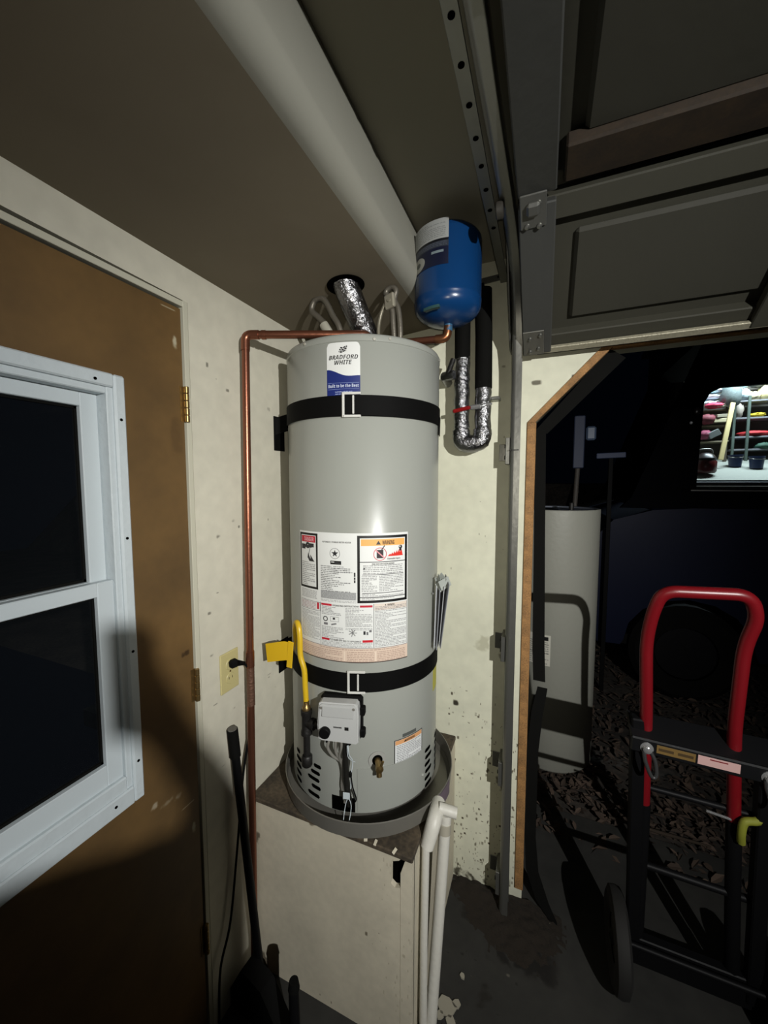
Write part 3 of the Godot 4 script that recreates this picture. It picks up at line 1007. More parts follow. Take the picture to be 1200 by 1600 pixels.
# ------------------------------------------------------------------ stand, pan
func stand_and_pan() -> void:
	var s := thing("heater_stand", "cream painted board stand under the water heater, broken at its front corner", "stand", Vector3(-0.57, 0, -1.19))
	var rng := RandomNumberGenerator.new()
	rng.seed = 77
	var sp := []
	for p in [[-0.44, 0.31, 0.004, 0.006], [-0.42, 0.29, 0.003, 0.004], [-0.4, 0.33, 0.003, 0.003], [-0.56, 0.02, 0.003, 0.004], [-0.6, 0.025, 0.003, 0.004], [-0.82, 0.03, 0.02, 0.03], [-0.83, 0.46, 0.012, 0.02], [-0.62, 0.585, 0.01, 0.006], [-0.5, 0.59, 0.01, 0.006]]:
		sp.append([p[0] / 1.28, -p[1] / 1.28, p[2], p[3], Color(0.3, 0.26, 0.2), 0.7, 0.9])
	for k in 60:
		sp.append([rng.randf_range(-0.4, -0.3) / 1.28, rng.randf_range(-0.62, 0.0) / 1.28, rng.randf_range(0.001, 0.004), rng.randf_range(0.002, 0.008), Color(0.55, 0.51, 0.42), rng.randf_range(0.2, 0.6), 0.9])
	var pm := wall_mat(surface_image(512, Color(0.77, 0.74, 0.66), 61, 0.05, 0.03, sp), 1.28)
	var topm := wall_mat(surface_image(256, Color(0.27, 0.235, 0.185), 62, 0.25, 0.25, []), 0.6, 0.9)
	# front board with a ragged hole at its upper right corner
	var f := MB.new()
	var hole := PackedVector2Array([Vector2(-0.85, 0.0), Vector2(-0.335, 0.0), Vector2(-0.335, 0.497), Vector2(-0.350, 0.492), Vector2(-0.362, 0.5), Vector2(-0.3615, 0.566), Vector2(-0.338, 0.577), Vector2(-0.33, 0.588), Vector2(-0.38, 0.594), Vector2(-0.45, 0.597), Vector2(-0.52, 0.592), Vector2(-0.6, 0.6), Vector2(-0.85, 0.6)])
	f.prism(hole, Transform3D(Basis.IDENTITY, Vector3(0, 0, -0.92)), 0.014)
	obj("front_board", f, pm, s)
	var post := MB.new()
	post.prism(PackedVector2Array([Vector2(-0.334, 0), Vector2(-0.300, 0), Vector2(-0.300, 0.585), Vector2(-0.312, 0.594), Vector2(-0.322, 0.578), Vector2(-0.334, 0.54)]), Transform3D(Basis.IDENTITY, Vector3(0, 0, -0.921)), 0.02)
	obj("corner_strip", post, pm, s)
	obj("side_board", span_mb(Vector3(-0.312, 0, WB + 0.001), Vector3(-0.3, 0.592, -0.935), 0.002), pm, s)
	obj("top_board", span_mb(Vector3(-0.849, 0.585, WB + 0.001), Vector3(-0.298, 0.602, -0.915), 0.003), topm, s)
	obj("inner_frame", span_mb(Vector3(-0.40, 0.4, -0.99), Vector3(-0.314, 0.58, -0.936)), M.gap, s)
	# splinters and flaked paint along the broken edge
	for k in 7:
		var c := Vector3(-0.60 + k * 0.04 + rng.randf_range(-0.01, 0.01), 0.602, -0.921 + rng.randf_range(-0.004, 0.003))
		obj("paint_flake", box_mb(c, Vector3(rng.randf_range(0.008, 0.02), 0.003, 0.008), 0.0005, Basis.from_euler(Vector3(rng.randf(), rng.randf() * 3, 0.3))), pm, s)
	# drain pan
	var p := thing("drain_pan", "round shallow metal drain pan with a rolled rim under the water heater", "pan", Vector3(-0.545, 0.602, -1.175))
	var b := MB.new()
	b.lathe([Vector2(0, 0.001), Vector2(0.272, 0.001), Vector2(0.282, 0.01), Vector2(0.284, 0.054), Vector2(0.2862, 0.0575), Vector2(0.2885, 0.056), Vector2(0.2885, 0.052), Vector2(0.2862, 0.051), Vector2(0.2845, 0.01), Vector2(0.274, 0.0), Vector2(0, 0.0)], Vector3(-0.545, 0.602, -1.175), 72)
	obj("pan_body", b, bumpy(mat(Color(0.5, 0.49, 0.46), 0.36, 0.45), 0.02, 3.0, 0.1), p)
	# outlet fitting with spilled purple primer
	var of := MB.new()
	of.lathe([Vector2(0, 0), Vector2(0.02, 0), Vector2(0.02, 0.03), Vector2(0, 0.03)], Vector3(-0.268, 0.622, -1.085), 18, axis(Vector3(0.9, 0, 0.42)))
	obj("outlet_fitting", of, M.pvc, p)
	var st := MB.new()
	st.sheet(Vector3(-0.545, 0, -1.175), 0.2893, 66, 88, 0.61, 0.656, 0.0006, 8)
	obj("primer_stain", st, mat(Color(0.42, 0.37, 0.41), 0.5), p, "purple primer stain on the rim")

# ------------------------------------------------------------------ water heater
func heater() -> void:
	var h := thing("water_heater", "tall grey tank water heater with white labels, strapped beside the side door", "water heater", Vector3(HC.x, 0.605, HC.z))
	var b := MB.new()
	b.lathe([Vector2(0.23, 0.632), Vector2(HR, 0.636), Vector2(HR, 1.991), Vector2(HR - 0.0012, 1.9925)], HC, 96)
	obj("jacket", b, M.jacket, h)
	b = MB.new()
	b.lathe([Vector2(0.2, 0.605), Vector2(0.215, 0.606), Vector2(0.225, 0.64), Vector2(0.2, 0.645)], HC, 48)
	obj("base_ring", b, M.dark, h)
	b = MB.new()
	b.lathe([Vector2(HR - 0.0012, 1.9925), Vector2(HR + 0.001, 1.994), Vector2(HR + 0.001, 2.006), Vector2(HR - 0.002, 2.012), Vector2(HR - 0.009, 2.0155), Vector2(HR - 0.02, 2.016), Vector2(0, 2.017)], HC, 96)
	var lid := obj("lid", b, M.jacket, h)
	for a in [-16.0, 42.0, 32.0, 100.0, -80.0]:
		obj("screw", cyl_mb(around_heater(a, 1.998 if a == 32.0 else 2.003, 0.0005), 0.0045, 0.003, axis(heater_frame(a).z), 10, 0.001), mat(Color(0.75, 0.74, 0.7), 0.25, 0.4), lid)
	# maker's badge
	b = MB.new()
	badge_sheet(b)
	var bd := obj("badge", b, sticker(badge_image()), h, "white and blue maker's badge")
	var ink := mat(Color(0.05, 0.05, 0.055), 0.5)
	var pale := mat(Color(0.75, 0.78, 0.86), 0.5)
	obj("lettering", text_round("BRADFORD", 0.0112, 12.6, 1.9515, HC, HR + 0.0012, 0.081, true), ink, bd)
	obj("lettering", text_round("WHITE", 0.0112, 12.2, 1.9375, HC, HR + 0.0012, 0.049, true), ink, bd)
	obj("lettering", text_round("Built to be the Best", 0.0085, 12.4, 1.8755, HC, HR + 0.0012, 0.086), pale, bd)
	# rating and warning sheet
	b = MB.new()
	b.sheet(HC, HR, -25.5, 55.5, 1.095, 1.47, 0.0006, 40)
	var rl := obj("rating_label", b, sticker(rating_image()), h, "large white label sheet with DANGER and WARNING panels")
	var W := 81.0
	var y_of := func(v: float) -> float: return 1.47 - 0.375 * v / 880.0
	var a_of := func(u: float) -> float: return -25.5 + W * u / 810.0
	var r2 := HR + 0.0012
	obj("lettering", text_round("DANGER", 0.012, a_of.call(104.0), y_of.call(54.0), HC, r2, 0.04), mat(Color(0.9, 0.7, 0.72), 0.5), rl)
	obj("lettering", text_round("WARNING", 0.0115, a_of.call(666.0), y_of.call(63.0), HC, r2, 0.036), ink, rl)
	obj("lettering", text_round("AUTOMATIC STORAGE WATER HEATER", 0.0046, a_of.call(322.0), y_of.call(62.0), HC, r2, 0.088), mat(Color(0.3, 0.3, 0.3), 0.5), rl)
	obj("lettering", text_round("FIRE AND EXPLOSION HAZARD", 0.0046, a_of.call(632.0), y_of.call(206.0), HC, r2, 0.066), ink, rl)
	obj("lettering", text_round("Flammable Vapors", 0.0042, a_of.call(705.0), y_of.call(175.0), HC, r2, 0.04), ink, rl)
	obj("lettering", text_round("OPERATING INSTRUCTIONS", 0.0046, a_of.call(382.0), y_of.call(491.0), HC, r2, 0.078), ink, rl)
	obj("lettering", text_round("TO TURN OFF GAS TO APPLIANCE", 0.0046, a_of.call(380.0), y_of.call(731.0), HC, r2, 0.092), mat(Color(0.2, 0.2, 0.2), 0.5), rl)
	obj("lettering", text_round("WARNING", 0.0046, a_of.call(684.0), y_of.call(486.0), HC, r2, 0.022), ink, rl)
	# small warning label low on the right
	b = MB.new()
	b.sheet(HC, HR, 45.6, 70.6, 0.764, 0.846, 0.0006, 12)
	var wl := obj("warning_label", b, sticker(warn_image()), h, "small bordered warning label")
	obj("lettering", text_round("WARNING", 0.007, 58.8, 0.8372, HC, r2, 0.034), ink, wl)
	b = MB.new()
	b.sheet(HC, HR, 52, 64, 0.849, 0.859, 0.0006, 8)
	obj("serial_strip", b, mat(Color(0.33, 0.34, 0.33), 0.4), h)
	# vent slots
	for a in [77.0, 96.0, 115.0]:
		for k in 6 if a < 100 else 4:
			b = MB.new()
			var yy := 0.757 - 0.0235 * k
			var w := 8.5 if k % 2 == 0 else 10.5
			slot_sheet(b, a + (1.5 if k % 2 == 0 else 3.0), yy, w)
			obj("vent_slot", b, M.gap, h)
	for q in [[-10.0, 0.752, 7.0], [-12.0, 0.729, 9.0], [-14.0, 0.706, 12.0], [-11.5, 0.682, 9.0], [-34.0, 0.75, 6.0], [-33.0, 0.727, 9.0], [-33.0, 0.704, 9.0], [-33.0, 0.681, 9.0], [-14.0, 0.655, 12.0], [-33.0, 0.657, 9.0]]:
		b = MB.new()
		slot_sheet(b, q[0], q[1], q[2])
		obj("vent_slot", b, M.gap, h)
	# burner access: outer door, dark opening
	b = MB.new()
	b.sheet(HC, HR, 20.0, 73.0, 0.640, 0.775, 0.0016, 20)
	obj("access_door", b, M.jacket, h)
	b = MB.new()
	b.sheet(HC, HR, 2.0, 18.5, 0.638, 0.682, 0.0012, 8)
	obj("burner_opening", b, M.gap, h)
	b = MB.new()
	b.blob(around_heater(71.5, 0.688, 0.001), Vector3(0.006, 0.006, 0.006), 1, 0.0, 8, 10)
	obj("rivet", b, M.jacket, h)
	# drain valve
	var fr := heater_frame(33.5)
	var dp := around_heater(33.5, 0.8)
	b = MB.new()
	b.lathe([Vector2(0.026, 0), Vector2(0.026, 0.002), Vector2(0.0, 0.002)], dp, 24, axis(fr.z))
	var dv := obj("drain_valve", b, mat(Color(0.6, 0.6, 0.58), 0.4), h)
	obj("recess", cyl_mb(dp + fr.z * 0.002, 0.0155, 0.0012, axis(fr.z), 20), M.gap, dv)
	b = MB.new()
	b.lathe([Vector2(0, 0), Vector2(0.009, 0), Vector2(0.009, 0.03), Vector2(0.011, 0.031), Vector2(0.011, 0.04), Vector2(0, 0.042)], dp + fr.z * 0.002, 16, axis(fr.z))
	b.lathe([Vector2(0, 0), Vector2(0.0105, 0.0), Vector2(0.0105, 0.014), Vector2(0.008, 0.015), Vector2(0.008, 0.03), Vector2(0, 0.03)], dp + fr.z * 0.026 + Vector3(0, 0.002, 0), 16, axis(Vector3(0, -1, 0) + fr.z * 0.25))
	b.box(dp + fr.z * 0.04 + fr.x * 0.006 + Vector3(0, 0.014, 0), Vector3(0.008, 0.022, 0.005), 0.002, fr * Basis.from_euler(Vector3(0, 0, -0.4)))
	obj("valve_body", b, M.brass, dv, "small brass drain valve")
	# gas control
	gas_control(h)
	# yellow energy tag edge low on the far side
	b = MB.new()
	b.sheet(HC, HR, 88, 100, 0.93, 1.0, 0.0008, 6)
	obj("yellow_label", b, mat(Color(0.68, 0.66, 0.2), 0.5), h, "edge of a yellow label")

func slot_sheet(b: MB, a: float, y: float, w: float) -> void:
	# stadium-shaped dark slot laid on the jacket
	var r := HR + 0.0011
	var hh := 0.0062
	var e := rad_to_deg(hh / HR)
	var base := b.V.size()
	var n := 10
	for k in n + 1:
		var t := float(k) / n
		var aa := lerpf(a - w / 2, a + w / 2, t)
		var edge := minf(aa - (a - w / 2), (a + w / 2) - aa)
		var q := clampf(edge / e, 0.0, 1.0)
		var hy := hh * sqrt(maxf(1.0 - (1.0 - q) * (1.0 - q), 0.0))
		var d := heater_frame(aa).z
		b.vt(Vector3(HC.x, y + hy, HC.z) + d * r, d); b.vt(Vector3(HC.x, y - hy, HC.z) + d * r, d)
	for k in n:
		var q2 := base + 2 * k
		b.ti(q2, q2 + 1, q2 + 3); b.ti(q2, q2 + 3, q2 + 2)

func badge_sheet(b: MB) -> void:
	# sheet with rounded upper corners
	var y1 := 1.9905
	var y0 := 1.815
	var a0 := 1.6
	var a1 := 23.2
	var n := 24
	var rad := 0.012
	for side in 2:
		var r := HR + (0.0007 if side == 0 else 0.0)
		var base := b.V.size()
		for k in n + 1:
			var t := float(k) / n
			var arc := deg_to_rad(a1 - a0) * HR
			var e := minf(t, 1.0 - t) * arc
			var drop := 0.0
			if e < rad: drop = rad - sqrt(rad * rad - (rad - e) * (rad - e))
			var d := heater_frame(lerpf(a0, a1, t)).z
			b.vt(Vector3(HC.x, y1 - drop, HC.z) + d * r, d, Vector2(t, drop / (y1 - y0))); b.vt(Vector3(HC.x, y0, HC.z) + d * r, d, Vector2(t, 1))
		for k in n:
			var q := base + 2 * k
			b.ti(q, q + 1, q + 3); b.ti(q, q + 3, q + 2)

func gas_control(h: Node3D) -> void:
	var F := heater_frame(14.0)
	var o := around_heater(9.8, 0.936, -0.006)
	var P := func(x: float, y: float, z: float) -> Vector3: return o + F * Vector3(x, y, z)
	var grey := mat(Color(0.71, 0.715, 0.71), 0.45)
	var b := MB.new()
	b.box(P.call(0.002, 0.004, 0.011), Vector3(0.122, 0.126, 0.03), 0.008, F)
	var g := obj("gas_control", b, M.black, h, "grey gas control box with a black knob")
	# tapering cover
	b = MB.new()
	var cover := PackedVector2Array()
	for q in [[-0.056, 0.056], [-0.05, 0.06], [0.05, 0.062], [0.056, 0.057], [0.0585, 0.03], [0.057, -0.05], [0.05, -0.056], [-0.05, -0.053], [-0.0585, -0.048], [-0.061, -0.01]]:
		cover.append(Vector2(q[0], q[1]))
	b.prism(cover, Transform3D(F, P.call(0, 0, 0.048)), 0.03)
	var inner := PackedVector2Array()
	for q in cover: inner.append(q * 0.93)
	b.prism(inner, Transform3D(F, P.call(0, 0, 0.052)), 0.004)
	obj("cover", b, grey, g)
	b = MB.new()
	b.box(P.call(0.0, 0.036, 0.053), Vector3(0.092, 0.03, 0.004), 0.0015, F * Basis.from_euler(Vector3(-0.12, 0, 0)))
	obj("cover_panel", b, mat(Color(0.67, 0.675, 0.67), 0.4), g)
	obj("knob", cyl_mb(P.call(-0.037, -0.024, 0.05), 0.0155, 0.015, axis(F.z), 24, 0.002), M.black, g, "round black temperature knob")
	obj("dial_mark", box_mb(P.call(0.025, -0.01, 0.0532), Vector3(0.011, 0.009, 0.001), 0.0, F), M.iron, g)
	for k in 6: obj("print", box_mb(P.call(-0.011 + k * 0.004, -0.008, 0.0533), Vector3(0.0026, 0.004, 0.0006), 0.0, F), M.iron, g)
	for q in [[-0.048, 0.045], [0.045, 0.048]]:
		obj("cover_screw", cyl_mb(P.call(q[0], q[1], 0.051), 0.004, 0.003, axis(F.z), 10), M.steel, g)
	for q in [[0.066, 0.032], [0.066, -0.032]]:
		obj("side_clip", box_mb(P.call(q[0], q[1], 0.026), Vector3(0.014, 0.024, 0.022), 0.003, F), M.black, g)
	for q in [[-0.036, -0.059, 0.0055], [0.026, -0.06, 0.0075]]:
		obj("port", cyl_mb(P.call(q[0], q[1] - 0.006, 0.036), q[2], 0.016, Basis.IDENTITY, 14), M.black, g)
	# tubes and wires down to the burner
	var tubes := [
		[[-0.03, -0.055, 0.035], [-0.034, -0.08, 0.04], [-0.02, -0.108, 0.035], [0.0, -0.13, 0.024], [0.004, -0.17, 0.018], [0.0, -0.215, 0.014], [0.006, -0.27, 0.006], 0.0045],
		[[-0.012, -0.055, 0.035], [-0.012, -0.09, 0.036], [-0.002, -0.12, 0.028], [0.008, -0.135, 0.022], [0.006, -0.2, 0.018], [0.01, -0.27, 0.006], 0.0045],
		[[0.006, -0.055, 0.04], [0.006, -0.075, 0.042], [-0.002, -0.105, 0.034], [0.0, -0.13, 0.026], 0.004]]
	for t in tubes:
		var r: float = t.pop_back()
		var pts := []
		for q in t: pts.append(P.call(q[0], q[1], q[2]))
		obj("burner_tube", tube_mb(smooth(pts, 6), r, 10), M.steel, g)
	var man := MB.new()
	man.tube([P.call(0.016, -0.055, 0.034), P.call(0.016, -0.18, 0.026), P.call(0.02, -0.275, 0.006)], 0.0095, 14)
	obj("feed_tube", man, bumpy(mat(Color(0.28, 0.275, 0.26), 0.35, 0.8), 0.03, 8.0, 0.3), g)
	var wires := [[[0.028, -0.06, 0.05], [0.03, -0.09, 0.046], [0.036, -0.12, 0.03], [0.032, -0.16, 0.03], [0.028, -0.21, 0.024], 0.0016, true],
		[[0.026, -0.06, 0.052], [0.027, -0.1, 0.044], [0.041, -0.13, 0.02], 0.0012, true],
		[[0.03, -0.15, 0.032], [0.034, -0.2, 0.026], [0.044, -0.24, 0.022], [0.036, -0.262, 0.012], 0.0022, false],
		[[0.022, -0.23, 0.03], [0.03, -0.262, 0.026], [0.026, -0.3, 0.04], [0.02, -0.308, 0.05], [0.012, -0.3, 0.05], [0.014, -0.26, 0.034], [0.02, -0.236, 0.03], 0.0012, true]]
	for t in wires:
		var wh: bool = t.pop_back()
		var r: float = t.pop_back()
		var pts := []
		for q in t: pts.append(P.call(q[0], q[1], q[2]))
		obj("igniter_wire", tube_mb(smooth(pts, 6), r, 6), M.white if wh else M.black, g)
	obj("wire_tag", box_mb(P.call(0.018, -0.225, 0.034), Vector3(0.02, 0.02, 0.002), 0.0005, F), M.white, g, "small white paper tag")
	obj("connector", box_mb(P.call(0.03, -0.16, 0.032), Vector3(0.008, 0.016, 0.008), 0.002, F), M.black, g)

# ------------------------------------------------------------------ straps, conduit, hose, papers
func strap_set(called: String, y: float, label: String, tilt: float, buckle_deg: float) -> void:
	var s := thing(called, label, "strap", Vector3(HC.x, y, HC.z), "seismic straps round the water heater")
	var hw := 0.0285
	var b := MB.new()
	var pts := []
	for k in 61:
		var a := -72.0 + 205.0 * k / 60
		var d := heater_frame(a).z
		pts.append([HC + d * (HR + 0.002), d])
	# free ends run on to the walls
	var pl := Vector3(WL + 0.002, 0, -1.075)
	var pr := Vector3(-0.40, 0, WB + 0.012)
	ribbon(b, pl, pts, pr, y, hw, tilt)
	obj("band", b, M.strap, s)
	var B := heater_frame(buckle_deg)
	var o := around_heater(buckle_deg, y + 0.002, 0.006)
	var bk := MB.new()
	for q in [[-0.0235, 0.0, 0.007, 0.068], [0.004, 0.0, 0.0055, 0.05]]:
		bk.box(o + B * Vector3(q[0], q[1], 0), Vector3(q[2], q[3], 0.0045), 0.0015, B)
	for q in [0.0305, -0.0305]:
		bk.box(o + B * Vector3(0, q, 0), Vector3(0.05, 0.007, 0.0045), 0.0015, B)
	obj("buckle", bk, mat(Color(0.88, 0.88, 0.86), 0.3, 0.25), s, "bright rectangular metal buckle")
	var tail := MB.new()
	tail.sheet(Vector3(HC.x, 0, HC.z), HR + 0.0045, buckle_deg, buckle_deg + 28, y - hw * 0.95, y + hw * 0.95, 0.002, 12)
	obj("loose_end", tail, M.strap, s)
	if y > 1.5:
		obj("hanging_tail", box_mb(around_heater(97.0, y - 0.028, 0.004), Vector3(0.028, 0.062, 0.002), 0.0005, heater_frame(97.0) * Basis.from_euler(Vector3(0, 0, -0.2))), M.strap, s)
	var br := MB.new()
	br.span(Vector3(WL, y - 0.10, -1.125), Vector3(WL + 0.004, y + 0.015, -1.07), 0.001)
	obj("wall_bracket", br, M.strap, s)

func ribbon(b: MB, pl: Vector3, arc: Array, pr: Vector3, y: float, hw: float, tilt: float) -> void:
	var P := [[pl, (arc[0][0] - pl).normalized()]]
	var N := [Vector3(0.6, 0, 0.8)]
	for q in arc:
		P.append(q); N.append(q[1])
	P.append([pr, Vector3.RIGHT]); N.append(Vector3(1, 0, 0))
	for side in 2:
		var base := b.V.size()
		for i in P.size():
			var p: Vector3 = P[i][0] + N[i] * (0.0015 if side == 0 else 0.0)
			var dy := tilt * (p.x - HC.x)
			if i == 0: dy -= 0.02
			if i == P.size() - 1: dy -= 0.02
			var n: Vector3 = N[i] * (1.0 if side == 0 else -1.0)
			b.vt(Vector3(p.x, y + hw + dy, p.z), n); b.vt(Vector3(p.x, y - hw + dy, p.z), n)
		for i in P.size() - 1:
			var q := base + 2 * i
			b.ti(q, q + 1, q + 3); b.ti(q, q + 3, q + 2)

func heater_fittings() -> void:
	strap_set("heater_strap", 1.821, "upper black seismic strap with metal buckle round the water heater", 0.0, 18.0)
	strap_set("heater_strap", 1.038, "lower black seismic strap just above the gas control on the heater", -0.01, 20.0)
	# flue pipe up into the ceiling
	var v := thing("flue_pipe", "foil-taped flue pipe bending from the heater up into the ceiling", "flue pipe", Vector3(-0.535, 2.012, -1.12))
	var fp := fillet([Vector3(-0.53, 2.0, -1.15), Vector3(-0.522, 2.055, -1.13), Vector3(-0.552, 2.19, -1.025), Vector3(-0.556, 2.3, -0.99)], 0.05, 6)
	var q2 := []
	for i in fp.size() - 1:
		for k in 4: q2.append(fp[i].lerp(fp[i + 1], k / 4.0))
	q2.append(fp[fp.size() - 1])
	obj("pipe", tube_mb(q2, 0.037, 28, 0.035, 6), M.foil, v)
	var col := MB.new()
	col.lathe([Vector2(0.040, 0), Vector2(0.0415, 0.004), Vector2(0.0395, 0.03), Vector2(0.043, 0.034), Vector2(0.042, 0.055), Vector2(0.037, 0.058)], Vector3(-0.529, 2.005, -1.148), 28, axis(Vector3(0.06, 1, 0.25)))
	obj("tape_collar", col, M.foil, v)
	# round cut in the soffit behind the flue
	var hl := MB.new()
	hl.lathe([Vector2(0, 0), Vector2(0.055, 0), Vector2(0.055, 0.002), Vector2(0, 0.002)], Vector3(-0.549, 2.1835, -1.03), 32, axis(Vector3(0.09, -1, 0)))
	var ho := obj("flue_opening", hl, M.gap, v)
	# two looped flexible conduits on the lid
	var c1 := thing("flexible_conduit", "looped flexible conduit with white sleeve, left of the flue pipe", "conduit", Vector3(-0.6, 2.012, -1.05), "flexible conduits on top of the heater")
	var coil := MB.new()
	ribbed(coil, smooth([Vector3(-0.6, 2.01, -1.06), Vector3(-0.618, 2.075, -1.052), Vector3(-0.652, 2.115, -1.05), Vector3(-0.679, 2.142, -1.05), Vector3(-0.667, 2.169, -1.05), Vector3(-0.635, 2.166, -1.05), Vector3(-0.603, 2.112, -1.05), Vector3(-0.582, 2.075, -1.05), Vector3(-0.572, 2.01, -1.06)], 14), 0.0095)
	obj("hose", coil, bumpy(mat(Color(0.42, 0.4, 0.36), 0.45, 0.5), 0.05, 8.0, 0.3), c1)
	obj("sleeve", tube_mb([Vector3(-0.597, 2.005, -1.045), Vector3(-0.612, 2.06, -1.04), Vector3(-0.63, 2.088, -1.04)], 0.0145, 14, 0.05, 3), mat(Color(0.6, 0.59, 0.54), 0.6), c1)
	var c2 := thing("flexible_conduit", "looped flexible conduit with metal junction clip, right of the flue pipe", "conduit", Vector3(-0.44, 2.012, -1.1), "flexible conduits on top of the heater")
	coil = MB.new()
	ribbed(coil, smooth([Vector3(-0.425, 2.01, -1.105), Vector3(-0.428, 2.08, -1.1), Vector3(-0.432, 2.125, -1.1), Vector3(-0.447, 2.165, -1.1), Vector3(-0.452, 2.172, -1.1), Vector3(-0.448, 2.182, -1.1), Vector3(-0.432, 2.186, -1.1), Vector3(-0.42, 2.176, -1.1), Vector3(-0.424, 2.15, -1.1), Vector3(-0.412, 2.12, -1.1), Vector3(-0.406, 2.06, -1.1), Vector3(-0.41, 2.01, -1.105)], 12), 0.0085)
	obj("hose", coil, bumpy(mat(Color(0.45, 0.43, 0.39), 0.4, 0.5), 0.05, 8.0, 0.3), c2)
	coil = MB.new()
	ribbed(coil, smooth([Vector3(-0.47, 2.01, -1.1), Vector3(-0.476, 2.07, -1.1), Vector3(-0.468, 2.115, -1.1), Vector3(-0.45, 2.145, -1.095)], 12), 0.006)
	obj("lead", coil, bumpy(mat(Color(0.5, 0.48, 0.42), 0.4, 0.4), 0.05, 8.0, 0.3), c2)
	var jb := MB.new()
	var JB := Basis.from_euler(Vector3(0, -0.3, 0.12))
	jb.box(Vector3(-0.434, 2.143, -1.088), Vector3(0.036, 0.042, 0.014), 0.004, JB)
	jb.lathe([Vector2(0, 0), Vector2(0.005, 0), Vector2(0.005, 0.003), Vector2(0, 0.003)], Vector3(-0.434, 2.143, -1.081), 10, axis(JB.z))
	obj("junction_clip", jb, mat(Color(0.58, 0.56, 0.5), 0.5, 0.3), c2, "pale metal junction clip")
	# gas supply: black iron tee with drip leg, yellow hose, tag
	var g := thing("gas_connector", "yellow coated gas hose on a black iron tee at the heater's lower left", "gas hose", Vector3(-0.645, 0.75, -0.935))
	var z := -0.935
	var x := -0.643
	var ir := MB.new()
	ir.tube([Vector3(x, 0.765, z), Vector3(x, 0.86, z)], 0.0105, 16)
	ir.lathe([Vector2(0, 0), Vector2(0.014, 0), Vector2(0.0165, 0.004), Vector2(0.0165, 0.03), Vector2(0.013, 0.034)], Vector3(x, 0.752, z), 16)
	ir.lathe([Vector2(0.013, 0), Vector2(0.017, 0.003), Vector2(0.017, 0.014), Vector2(0.0145, 0.02), Vector2(0.0145, 0.06), Vector2(0.017, 0.066), Vector2(0.017, 0.078), Vector2(0.013, 0.08)], Vector3(x, 0.85, z), 16)
	ir.lathe([Vector2(0.0145, 0), Vector2(0.0145, 0.015), Vector2(0.017, 0.018), Vector2(0.017, 0.03), Vector2(0.0105, 0.03), Vector2(0.0105, 0.06)], Vector3(x, 0.89, z), 16, axis(Vector3(1, 0.0, 0.04)))
	obj("drip_leg", ir, M.iron, g, "black iron drip leg")
	var nt := MB.new()
	nt.lathe([Vector2(0.013, 0), Vector2(0.013, 0.012), Vector2(0.0095, 0.016), Vector2(0.0095, 0.03)], Vector3(x, 0.928, z), 6)
	obj("flare_nut", nt, M.brass, g)
	obj("hose", tube_mb(smooth([Vector3(x, 0.952, z), Vector3(x - 0.004, 1.0, z - 0.002), Vector3(x - 0.008, 1.05, z - 0.004), Vector3(x - 0.022, 1.09, z - 0.006), Vector3(x - 0.026, 1.14, z - 0.01), Vector3(x - 0.034, 1.175, z - 0.016), Vector3(x - 0.05, 1.182, z - 0.028), Vector3(x - 0.066, 1.158, z - 0.042), Vector3(x - 0.072, 1.11, z - 0.055), Vector3(x - 0.08, 1.0, z - 0.085)], 8), 0.0085, 14), M.yellow, g, "yellow hose")
	var tg := MB.new()
	var tp := [Vector3(-0.714, 1.118, -0.955), Vector3(-0.735, 1.118, -0.955), Vector3(-0.758, 1.114, -0.95), Vector3(-0.782, 1.106, -0.953), Vector3(-0.805, 1.1, -0.952)]
	for side in 2:
		var q := tg.V.size()
		for p in tp:
			var n := Vector3(0, 0, 1.0 if side == 0 else -1.0)
			var w: Vector3 = p + n * 0.0007
			tg.vt(w, n); tg.vt(w + Vector3(0.008, -0.058, 0.002), n)
		for k in tp.size() - 1:
			tg.ti(q + 2 * k, q + 2 * k + 1, q + 2 * k + 3); tg.ti(q + 2 * k, q + 2 * k + 3, q + 2 * k + 2)
	tg.box(Vector3(-0.712, 1.08, -0.953), Vector3(0.02, 0.085, 0.003), 0.001, Basis.from_euler(Vector3(0, 0, -0.1)))
	obj("tag", tg, mat(Color(0.86, 0.7, 0.1), 0.5), g, "yellow flag tag")
	# manual packet tucked behind the lower strap
	var pk := thing("manual_packet", "clear packet of folded paper manuals tucked at the heater's right side", "papers", Vector3(-0.305, 1.07, -1.2))
	for k in 4:
		var sh := MB.new()
		var B := Basis.from_euler(Vector3(0.05 * k, 0.12 * k, -0.03 - 0.022 * k))
		sh.box(Vector3(-0.304 + 0.0055 * k, 1.19 + 0.004 * k, -1.19 + 0.002 * k), Vector3(0.0022, 0.2 + 0.016 * (k % 2), 0.09), 0.0008, B)
		obj("sheet", sh, mat(Color(0.72, 0.73, 0.74) if k % 2 == 0 else Color(0.55, 0.56, 0.58), 0.5), pk)
	var pl := MB.new()
	for k in 5:
		pl.box(Vector3(-0.303 + 0.007 * k, 1.295 + 0.006 * (k % 3), -1.17 + 0.005 * k), Vector3(0.002, 0.04, 0.03), 0.0005, Basis.from_euler(Vector3(0.3 * k, 0.5 * k, 0.25 - 0.17 * k)))
	obj("plastic_sleeve", pl, mat(Color(0.62, 0.64, 0.62), 0.15), pk)
	obj("staple", box_mb(Vector3(-0.312, 1.265, -1.15), Vector3(0.004, 0.006, 0.006), 0.001), M.chrome, pk)

func ribbed(b: MB, pts: Array, r: float) -> void:
	# corrugated hose: radius swells ring by ring
	var p := []
	var rr := []
	for i in pts.size() - 1:
		for k in 2:
			p.append(pts[i].lerp(pts[i + 1], k / 2.0))
			rr.append(r * (1.0 if p.size() % 2 == 0 else 0.86))
	p.append(pts[pts.size() - 1]); rr.append(r)
	b.tube(p, rr, 10)

